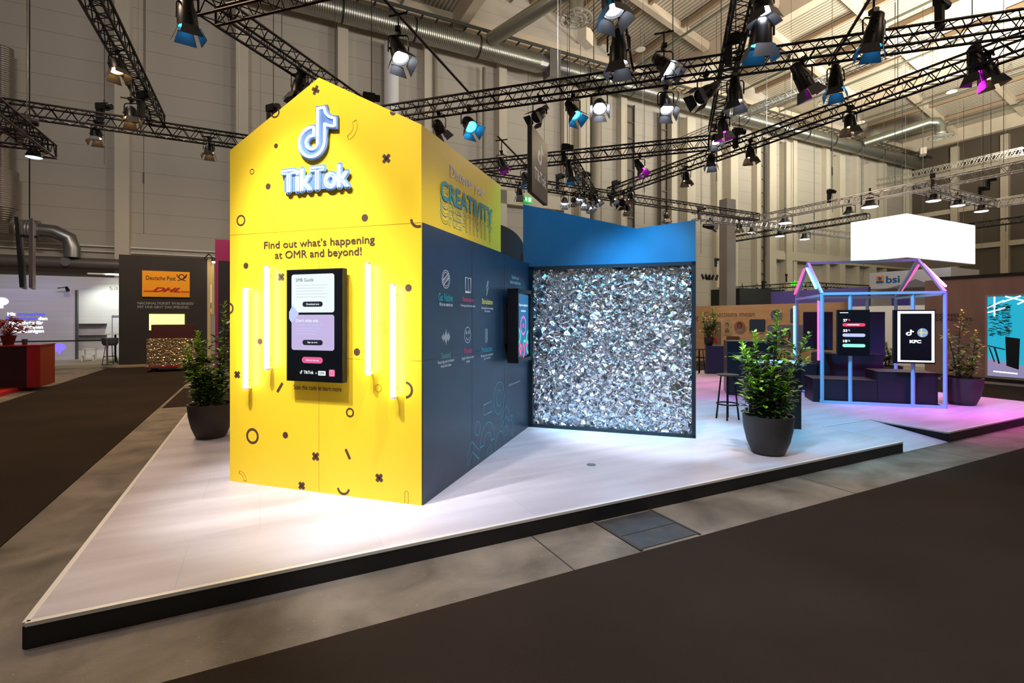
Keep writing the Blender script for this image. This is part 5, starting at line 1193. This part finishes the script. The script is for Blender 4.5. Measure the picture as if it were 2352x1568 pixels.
MB().prism([(b[0]-.28, b[1]), (b[0], b[1]), (b[0]+.05, b[1]+h_*.3), (b[0]-.25, b[1]+h_*.3)], SB, .004).prism([(b[2], b[1]), (b[2]+.3, b[1]), (b[2]+.33, b[1]+h_*.3), (b[2]+.03, b[1]+h_*.3)], SB, .004).build('sign_stripe', mat('post_stripe', (200, 70, 20), .5), sgb)
c = lp2(417.5, 637); hb = MB(); hb.band(circ(c[0], c[1]+.02, .09), .035, SB, .003, True); hb.band([(c[0]-.16, c[1]+.12), (c[0]-.13, c[1]+.02), (c[0]-.05, c[1]-.07)], .03, SB); hb.band([(c[0]+.17, c[1]+.12), (c[0]+.13, c[1]), (c[0]+.04, c[1]-.07)], .05, SB); hb.band([(c[0]-.14, c[1]-.14), (c[0], c[1]-.09), (c[0]+.14, c[1]-.14)], .03, SB)
hb.build('horn_emblem', dk_, sgb)
slog = mat('slogan_grey', (150, 150, 150), .6)
text("NACHHALTIGKEIT IM BUSINESS?", lbx(316, 445, 380, 693.5, 699.5), LBs, slog, t, bold=.02); text("MIT UNS GEHT DAS SPIELEND.", lbx(316, 435, 380, 702, 708), LBs, slog, t, bold=.02)
b = lbx(343, 424, 380, 721, 758); MB().box(b[0], b[2], -.04, 0, b[1], b[3]).build('light_panel', mat('light_panel', (255, 246, 150), .6, emit=1.15), t)
b = lbx(345, 460, 400, 763, 838)
MB().box(lp2(273, 700)[0], lp2(480, 700)[0], -.6, 0, 0, .06).build('plinth', mat('plinth_pale', (150, 130, 100), .6), t)
# small spotlight on its corner
s, z = lp2(487, 612); t = thing('arm_spotlight', 'blazing arm spotlight at the right top corner of the dark parcel booth', 'spotlight', LM(s, PM-.5, 4.15), aL)
MB().tube([(-.25, .45, .15), (-.1, .2, .3), (.1, 0, .1)], .02, 6).build('arm', black, t)
MB().lathe([(.001, .12), (.07, .1), (.1, -.02), (.001, 0)], 14, (.1, 0, 0)).build('head', black, t, True)
MB().lathe([(.001, -.06), (.06, -.04), (.08, 0), (.001, .01)], 14, (.1, 0, -.02)).build('lens', mat('arm_lens', (255, 230, 190), .4, emit=40), t)
# right return wall with lit screen panel
s_, _z = lp2(478, 700)
t = thing('lit_info_panel', 'narrow lit yellow and white info panel between the parcel booth and the magenta pillar', 'screen', LM(a1+.14, PM), aW)
MB().box(-1.6, 0, .0, .1, 2.0, 4.1).build('housing', mat('post_cream', (190, 170, 120), .5), t)
for z0_, z1_, m_ in ((3.3, 4.0, e_yel), (2.5, 3.25, e_hot), (2.25, 2.5, e_blue), (2.1, 2.25, e_yel)): MB().box(-1.5, -.1, -.01, 0, z0_, z1_).build('panel_graphic', m_, t)
MB().box(-1.1, -.8, -.02, -.01, 2.75, 3.0).build('panel_graphic', e_red, t)
# magenta and black pillar
pm = 20.8; a0 = lp2(494, 700, pm)[0]; a1_ = lp2(560, 700, pm)[0]
t = thing('magenta_black_pillar', 'dark booth pillar with a magenta top band and edge left of the yellow house', 'pillar', LM(0, pm), aL)
zt = lp2(494, 549, pm)[1]; zm = lp2(494, 598, pm)[1]; mg = mat('magenta_paint', (150, 30, 90), .6)
MB().box(a0, a1_, 0, 1.2, zm, zt).build('top_band', mg, t); MB().box(a0+.1, a1_, 0, 1.2, 0, zm).build('shaft', mat('pillar_black', (34, 30, 34), .6), t); MB().box(a0, a0+.1, 0, 1.2, 0, zm).build('edge_strip', mg, t)
# foil wrapped pallet cart in front of the parcel booth (a moving cart in the photograph)
p = ground(395, 853, 0.008)
t = thing('wrapped_cart', 'low cart with a foil wrapped load and red box before the parcel booth', 'cart', p-Lv*.75, aL)
MB().box(0, 1.5, 0, .8, .12, .2).build('bed', mat('cart_blue', (50, 52, 90), .5), t)
for x, y in ((.2, .1), (1.3, .1), (.2, .7), (1.3, .7)): MB().cyl((x, y-.03, .065), (x, y+.03, .065), .06, n=14).build('wheel', blackp, t, True)
MB().box(0, 1.5, -.01, .0, .15, .19).build('red_stripe', dred, t)
r5 = random.Random(2); mb = MB(); nx_, nz_ = 46, 30
vs = [(.03+1.4*i/nx_, .02-r5.uniform(0, .028), .2+.95*k_/nz_) for k_ in range(nz_+1) for i in range(nx_+1)]
fs = [(k_*(nx_+1)+i, k_*(nx_+1)+i+1, (k_+1)*(nx_+1)+i+1, (k_+1)*(nx_+1)+i) for k_ in range(nz_) for i in range(nx_)]
mb.add(vs, fs).box(.03, 1.43, .03, .76, .2, 1.13).build('wrapped_load', mat('wrap_foil', (190, 165, 125), .25, .8), t)
MB().box(.15, 1.4, .05, .7, 1.15, 1.62).build('red_box', mat('cart_red', (70, 20, 18), .6), t)
MB().tube([(1.48, .1, .2), (1.55, .1, 1.3), (1.55, .7, 1.3), (1.48, .7, .2)], .018, 6).build('push_handle', black, t, True)

# white booth on the left
QM = 27.4
wt = noisy('booth_plank', (206, 208, 222), (196, 198, 214), (.4, .4, 9), .6)
t = thing('projection_wall', 'pale booth wall with projected German slogan at the left edge', 'booth wall', LM(0, QM), aL)
def lq2(px, py): return ray(px, py, LM(0, QM), Lv)
def qbx(x0, x1, xr, yt, yb): return (lq2(x0, yb)[0], lq2(xr, yb)[1], lq2(x1, yb)[0], lq2(xr, yt)[1])
a0 = lq2(-40, 700)[0]; a1 = lq2(173, 700)[0]
MB().box(a0, a1, 0, .2, .1, 3.06).build('panel_wall', wt, t)
MB().box(a1, a1+.06, -.02, .2, .1, 3.06).build('edge_post', mat('edge_dark', (70, 70, 80), .5), t)
for s_t, x0, x1, y0, y1, m_, sh_ in (("Mit", 17, 36, 717, 725, e_hot, 0), ("innovativen", 39, 104, 717, 725.5, em('violet_glow', (90, 90, 235), 1), .3), ("Technologien", 12, 85, 727.5, 736, em('violet_glow', (90, 90, 235), 1), .3), ("den", 88, 109, 727, 735, e_hot, 0), ("Fortschritt für", 21, 99, 737, 745, e_hot, 0), ("Patient*innen", 22, 99, 746.5, 755, e_hot, 0), ("beschleunigen", 20, 101, 756, 766, e_hot, 0)):
    text(s_t, qbx(x0, x1, (x0+x1)/2, y0, y1), LBs, m_, t, 'projected_lettering', bold=.03, shear=sh_)
def blob(px, py, r, m_, w=1.3):
    c = lq2(px, py); q_ = r*21/1145
    MB().prism(circ(c[0], c[1], q_*w, 20, q_), LBs, .004).box(c[0]-.05, c[0]+.05, -.004, 0, c[1]-q_*1.7, c[1]).box(c[0]-q_*.8, c[0]-q_*.8+.06, -.004, 0, c[1]-q_*1.2, c[1]).build('projected_bubble', m_, t)
blob(4, 692, 9, em('pinkwhite', (255, 225, 245), 1.4)); blob(137, 797, 9, em('violet_bubble', (140, 120, 255), 1.1), 1.25)
t = thing('rear_booth_wall', 'taller pale booth wall with shelves behind and right of the projection', 'booth wall', LM(0, QM+1.0), aL)
s0_ = ray(-40, 700, LM(0, QM+1), Lv)[0]; s1_ = ray(278, 700, LM(0, QM+1), Lv)[0]
MB().box(s0_, s1_, 0, .2, .1, 3.7).build('panel_wall', wt, t)
def rbx(x0, x1, yt, yb, m=QM+1.0):
    o = LM(0, m); xm = (x0+x1)/2
    return ray(x0, yb, o, Lv)[0], ray(xm, yb, o, Lv)[1], ray(x1, yb, o, Lv)[0], ray(xm, yt, o, Lv)[1]
for yt, yb in ((743, 745), (769.5, 772)):
    b = rbx(182, 246, yt, yb); MB().box(b[0], b[2], -.25, 0, b[1], b[3]).build('shelf', blackp, t)
text("sa", rbx(251, 272, 658, 666), LBs, mat('olive_letter', (120, 126, 90), .6), t)
b = rbx(257, 275, 724, 830); MB().box(b[0], b[0]+.03, -.02, 0, b[1], b[3]).box(b[0], b[2], -.02, 0, b[3]-.08, b[3]).build('door_outline', mat('outline_grey', (110, 110, 140), .5), t)
spot('booth_lamp', LM(ray(262, 650, LM(0, QM), Lv)[0], QM-.4, 3.9), LM(ray(250, 650, LM(0, QM), Lv)[0], QM+1, 2.0), 330, (250, 255, 225), 90, .8, .1)
spot('booth_lamp', LM(ray(60, 650, LM(0, QM), Lv)[0], QM-3, 4.5), LM(ray(60, 700, LM(0, QM), Lv)[0], QM, 1.8), 110, (170, 180, 255), 80, .8, .1)
tag(MB().box(-9, 6.5, 0, 4.5, 0, .1).build('booth_floor', mat('booth_floor', (160, 155, 140), .6)), 'low pale platform of the left white booth', 'platform').location = LM(-11.0, 24.0)
bpy.data.objects['booth_floor'].rotation_euler = (0, 0, aL)
# step stool, standing table, bar stool, barrier post
def lfoot(px, py, z=.1): return ground(px, py, z)
t = thing('step_stool', 'small white wooden step stool before the pale booth wall', 'step stool', lfoot(204, 829), aL)
g = 0
for x in (-.19, .17): 
    for y in (-.2, .0, .2): MB().box(x, x+.03, y, y+.03, 0, .5 if y > -.1 else .25).build('leg', white, t)
MB().box(-.2, .21, -.02, .24, .48, .51).build('top_step', white, t); MB().box(-.22, .23, -.24, .0, .24, .27).build('low_step', white, t)
t = thing('barrier_post', 'chrome barrier post with black belt at the left booth', 'barrier', lfoot(246, 838, .1), aL)
MB().lathe([(.001, 0), (.17, 0), (.17, .012), (.03, .03), (.001, .03)], 20).build('base', black, t); MB().cyl((0, 0, .02), (0, 0, 1.0), .032, n=12).build('post', chrome, t, True)
MB().box(-5.2, 0, -.005, .005, .9, .95).build('belt', blackp, t)
t = thing('standing_table', 'white round standing table partly hidden by the dark parcel booth', 'table', lfoot(250, 832, .1)+Vector((.1, .2, 0)), 0)
MB().lathe([(.001, 1.1), (.38, 1.1), (.38, 1.13), (.001, 1.13)], 24).build('top', white, t); MB().cyl((0, 0, 0), (0, 0, 1.1), .035, n=10).lathe([(.001, 0), (.25, 0), (.25, .02), (.001, .03)], 18).build('column', blackp, t)
t = thing('booth_chair', 'dark grey bucket bar chair next to the standing table', 'chair', lfoot(264, 836, .1)-Lv*.15, .3)
MB().lathe([(.001, .72), (.2, .72), (.25, .8), (.26, 1.0), (.24, 1.0), (.22, .82), (.001, .76)], 20).build('seat_shell', mat('chair_grey', (66, 72, 84), .6), t, True)
for k_ in range(4):
    a = k_*PI/2+PI/4; MB().cyl((.14*math.cos(a), .14*math.sin(a), .73), (.25*math.cos(a), .25*math.sin(a), 0), .012, n=6).build('leg', black, t)
MB().tube([(.2*math.cos(a), .2*math.sin(a), .3) for a in np.linspace(0, 2*PI, 9)[:-1]], .01, 5, True).build('foot_rest', black, t)
# wall picture light + bar spot
s, z = lq2(157, 668); t = thing('clip_spotlight', 'small black clip spotlight at the top right of the projection wall', 'spotlight', LM(s, QM-.1, 3.06), aL)
MB().tube([(-.3, -.1, .05), (0, -.15, .1), (.05, 0, 0)], .02, 5).cyl((0, -.15, .1), (.08, -.25, -.05), .05, .07, 10).build('head', black, t)
t = thing('ceiling_bar_light', 'slim bright linear light above the pale booth wall', 'lamp', LM(ray(255, 636, LM(0, QM), Lv)[0], QM, 3.75), aL)
MB().box(-.8, .5, -.05, .05, 0, .06).build('housing', white, t); MB().box(-.2, .5, -.04, .04, -.01, 0).build('diffuser', e_hot, t)
# red counter
rc = ground(92, 888, .1); RO = Vector(rc)
t = thing('red_counter', 'red and black reception counter at the left edge', 'counter', RO, aL)
def rx(px): return ray(px, 800, RO, Lv)[0]
xr_ = rx(120)
pr = ground(94, 880, .1)
MB().box(-4.5, 0, 0, .03, .03, 1.02).build('front_panel', mat('counter_black', (10, 9, 10), .4), t)
MB().box(-4.5, 0, .03, 1.0, 0, 1.04).box(-.25, 0, -.02, .03, 0, 1.04).build('body', mat('counter_red', (150, 8, 16), .5), t)
MB().box(-4.5, .02, -.03, 1.02, 1.04, 1.07).build('top', mat('counter_top', (140, 24, 30), .3), t)
MB().box(0, .01, -.02, 1.0, 0, 1.03).build('side_panel', mat('counter_rust', (150, 50, 24), .5), t)
tl = RO.dot(Lv); tm = RO.dot(Mv)
t2_ = tag(MB().box(-12, -5.45, 6, tm+2.5, 0, .1).build('red_booth_floor', redcarpet), 'bright red carpeted booth platform at the left edge', 'platform'); t2_.rotation_euler = (0, 0, aL)
# flower bowl, glass
fo_ = RO-Lv*.75+Mv*.45+Vector((0, 0, 1.07)); t = thing('flower_pot', 'dark red pot with red flowers and twigs on the red counter', 'potted flowers', fo_, 0)
MB().lathe([(.001, 0), (.1, 0), (.15, .2), (.16, .24), (.14, .24), (.001, .2)], 20).build('pot', mat('pot_red', (80, 16, 24), .5), t, True)
r6 = random.Random(3); tw = MB(); fl = MB()
for i in range(34):
    a = r6.uniform(0, 2*PI); e = r6.uniform(.08, .5); h = r6.uniform(.1, .5)*(1.1-e*.7); p1 = Vector((math.cos(a)*e, math.sin(a)*e, .22+h)); tw.tube([(0, 0, .2), p1*.5+Vector((0, 0, .14)), p1], .006, 4)
    for k_ in range(7): fl.lathe([(.001, -.02), (.03, 0), (.001, .02)], 6, p1+Vector((r6.uniform(-.06, .06), r6.uniform(-.06, .06), r6.uniform(-.05, .05))))
tw.build('stem', mat('twig_red', (90, 26, 24), .7), t); fl.build('blossom', mat('blossom_red', (120, 20, 26), .6), t)
gl = MB().lathe([(.001, 0), (.04, 0), (.005, .01), (.005, .12), (.06, .2), (.055, .32), (.001, .32)], 16).build('drinking_glass', mat('glass_pale', (200, 205, 215), .1)); tag(gl, 'pale stemmed glass on the red counter at the left edge', 'glass').location = RO-Lv*1.75+Mv*.4+Vector((0, 0, 1.07))
cup = MB().lathe([(.001, 0), (.05, 0), (.06, .14), (.001, .14)], 14).build('paper_cup', mat('cup_grey', (60, 56, 60), .5)); tag(cup, 'small dark cup right of the red flower pot', 'cup').location = RO-Lv*.42+Mv*.4+Vector((0, 0, 1.07))
# hanging twin screens at the far left
s, z = ray(63, 600, LM(0, 14), Lv)
t = thing('hanging_twin_screens', 'two slim screens hanging back to back on cables at the far left', 'screen', LM(s, 14, 0), math.radians(131))
za = ray(63, 660, LM(0, 14), Lv)[1]; zb = ray(63, 500, LM(0, 14), Lv)[1]
MB().add([(0, -.08, za), (1.0, -.08, za), (1.0, -.08, zb), (0, -.08, zb), (0, -.02, za), (1.0, -.02, za), (1.0, -.02, zb), (0, -.02, zb)], [(0,1,2,3),(7,6,5,4),(0,4,5,1),(1,5,6,2),(2,6,7,3),(3,7,4,0)]).build('front_screen', mat('scr_grey', (92, 92, 100), .35), t)
MB().add([(0, .12, za), (1.0, .12, za), (1.0, .2, zb), (0, .2, zb), (0, .06, za), (1.0, .06, za), (1.0, .14, zb), (0, .14, zb)], [(3,2,1,0),(4,5,6,7),(1,5,4,0),(2,6,5,1),(3,7,6,2),(0,4,7,3)]).build('rear_screen', mat('scr_dark', (14, 24, 30), .35), t)
MB().cyl((.6, 0, zb-.1), (.6, 0, 19.8), .012, n=4).box(.55, .65, -.14, .14, zb-.34, zb-.3).build('cable', blackp, t)
lpf = thing('led_spotlight', 'round lamp with a pale cyan lens under the far left truss', 'spotlight', below(78, 350, *LX(14.05), 0, 0, ray(78, 355, *LX(14.05))[1]), 0)
MB().lathe([(.001, .16), (.06, .15), (.13, .0), (.15, -.06), (.001, -.04)], 16).cyl((0, 0, .15), (0, 0, .32), .02, n=6).build('body', lampb, lpf, True)
MB().lathe([(.001, -.07), (.12, -.068), (.14, -.06), (.001, -.05)], 16).build('lens', mat('lens_cyan', (170, 225, 240), .4, emit=2.5), lpf)
# bunch of small lamps right of the blue board
t = truss('short silver truss with a row of tiny black lamps right of the blue board', LM(15.5, 22, 4.75), LM(19.0, 22, 4.75), silver, s=.25)
for i in range(5):
    x = 1612+i*9; s, z = ray(x, 624, *LX(22)); c = thing('small_lamp', 'tiny black lamp, %s from the left in the row right of the blue board' % ('first', 'second', 'third', 'fourth', 'fifth')[i], 'stage lamp', LM(s, 22, 4.62), aL+i, 'tiny black lamps in a row')
    MB().cyl((0, 0, -.08), (.08, -.1, -.38), .07, .09, 10).build('body', lampb, c, True); MB().cyl((0, 0, 0), (0, 0, -.1), .015, n=5).build('bracket', lampb, c)
# thin wires down from the roof
wi = [(1213, 30), (1333, 26), (1560, 26), (1610, 27), (1646, 22), (1760, 20), (1803, 24), (1912, 18), (2080, 20), (2120, 16), (2200, 19), (2255, 22), (2310, 18), (2030, 25), (1983, 26), (770, 27), (240, 26), (330, 27), (1870, 22), (1480, 26)]
for i, (x, m) in enumerate(wi):
    s, _ = ray(x, 300, *LX(m)); zlow = (6.7, 8.2, 5.6)[i % 3]
    w = thing('roof_cable', 'thin steel cable hanging down from the hall roof', 'cable', LM(s, m, 0), 0, 'thin cables hanging from the roof')
    MB().cyl((0, 0, zlow), (0, 0, 21), .016, n=4).cyl((0, 0, zlow+2.2), (0, 0, zlow+2.7), .035, n=5).build('wire', rz, w)
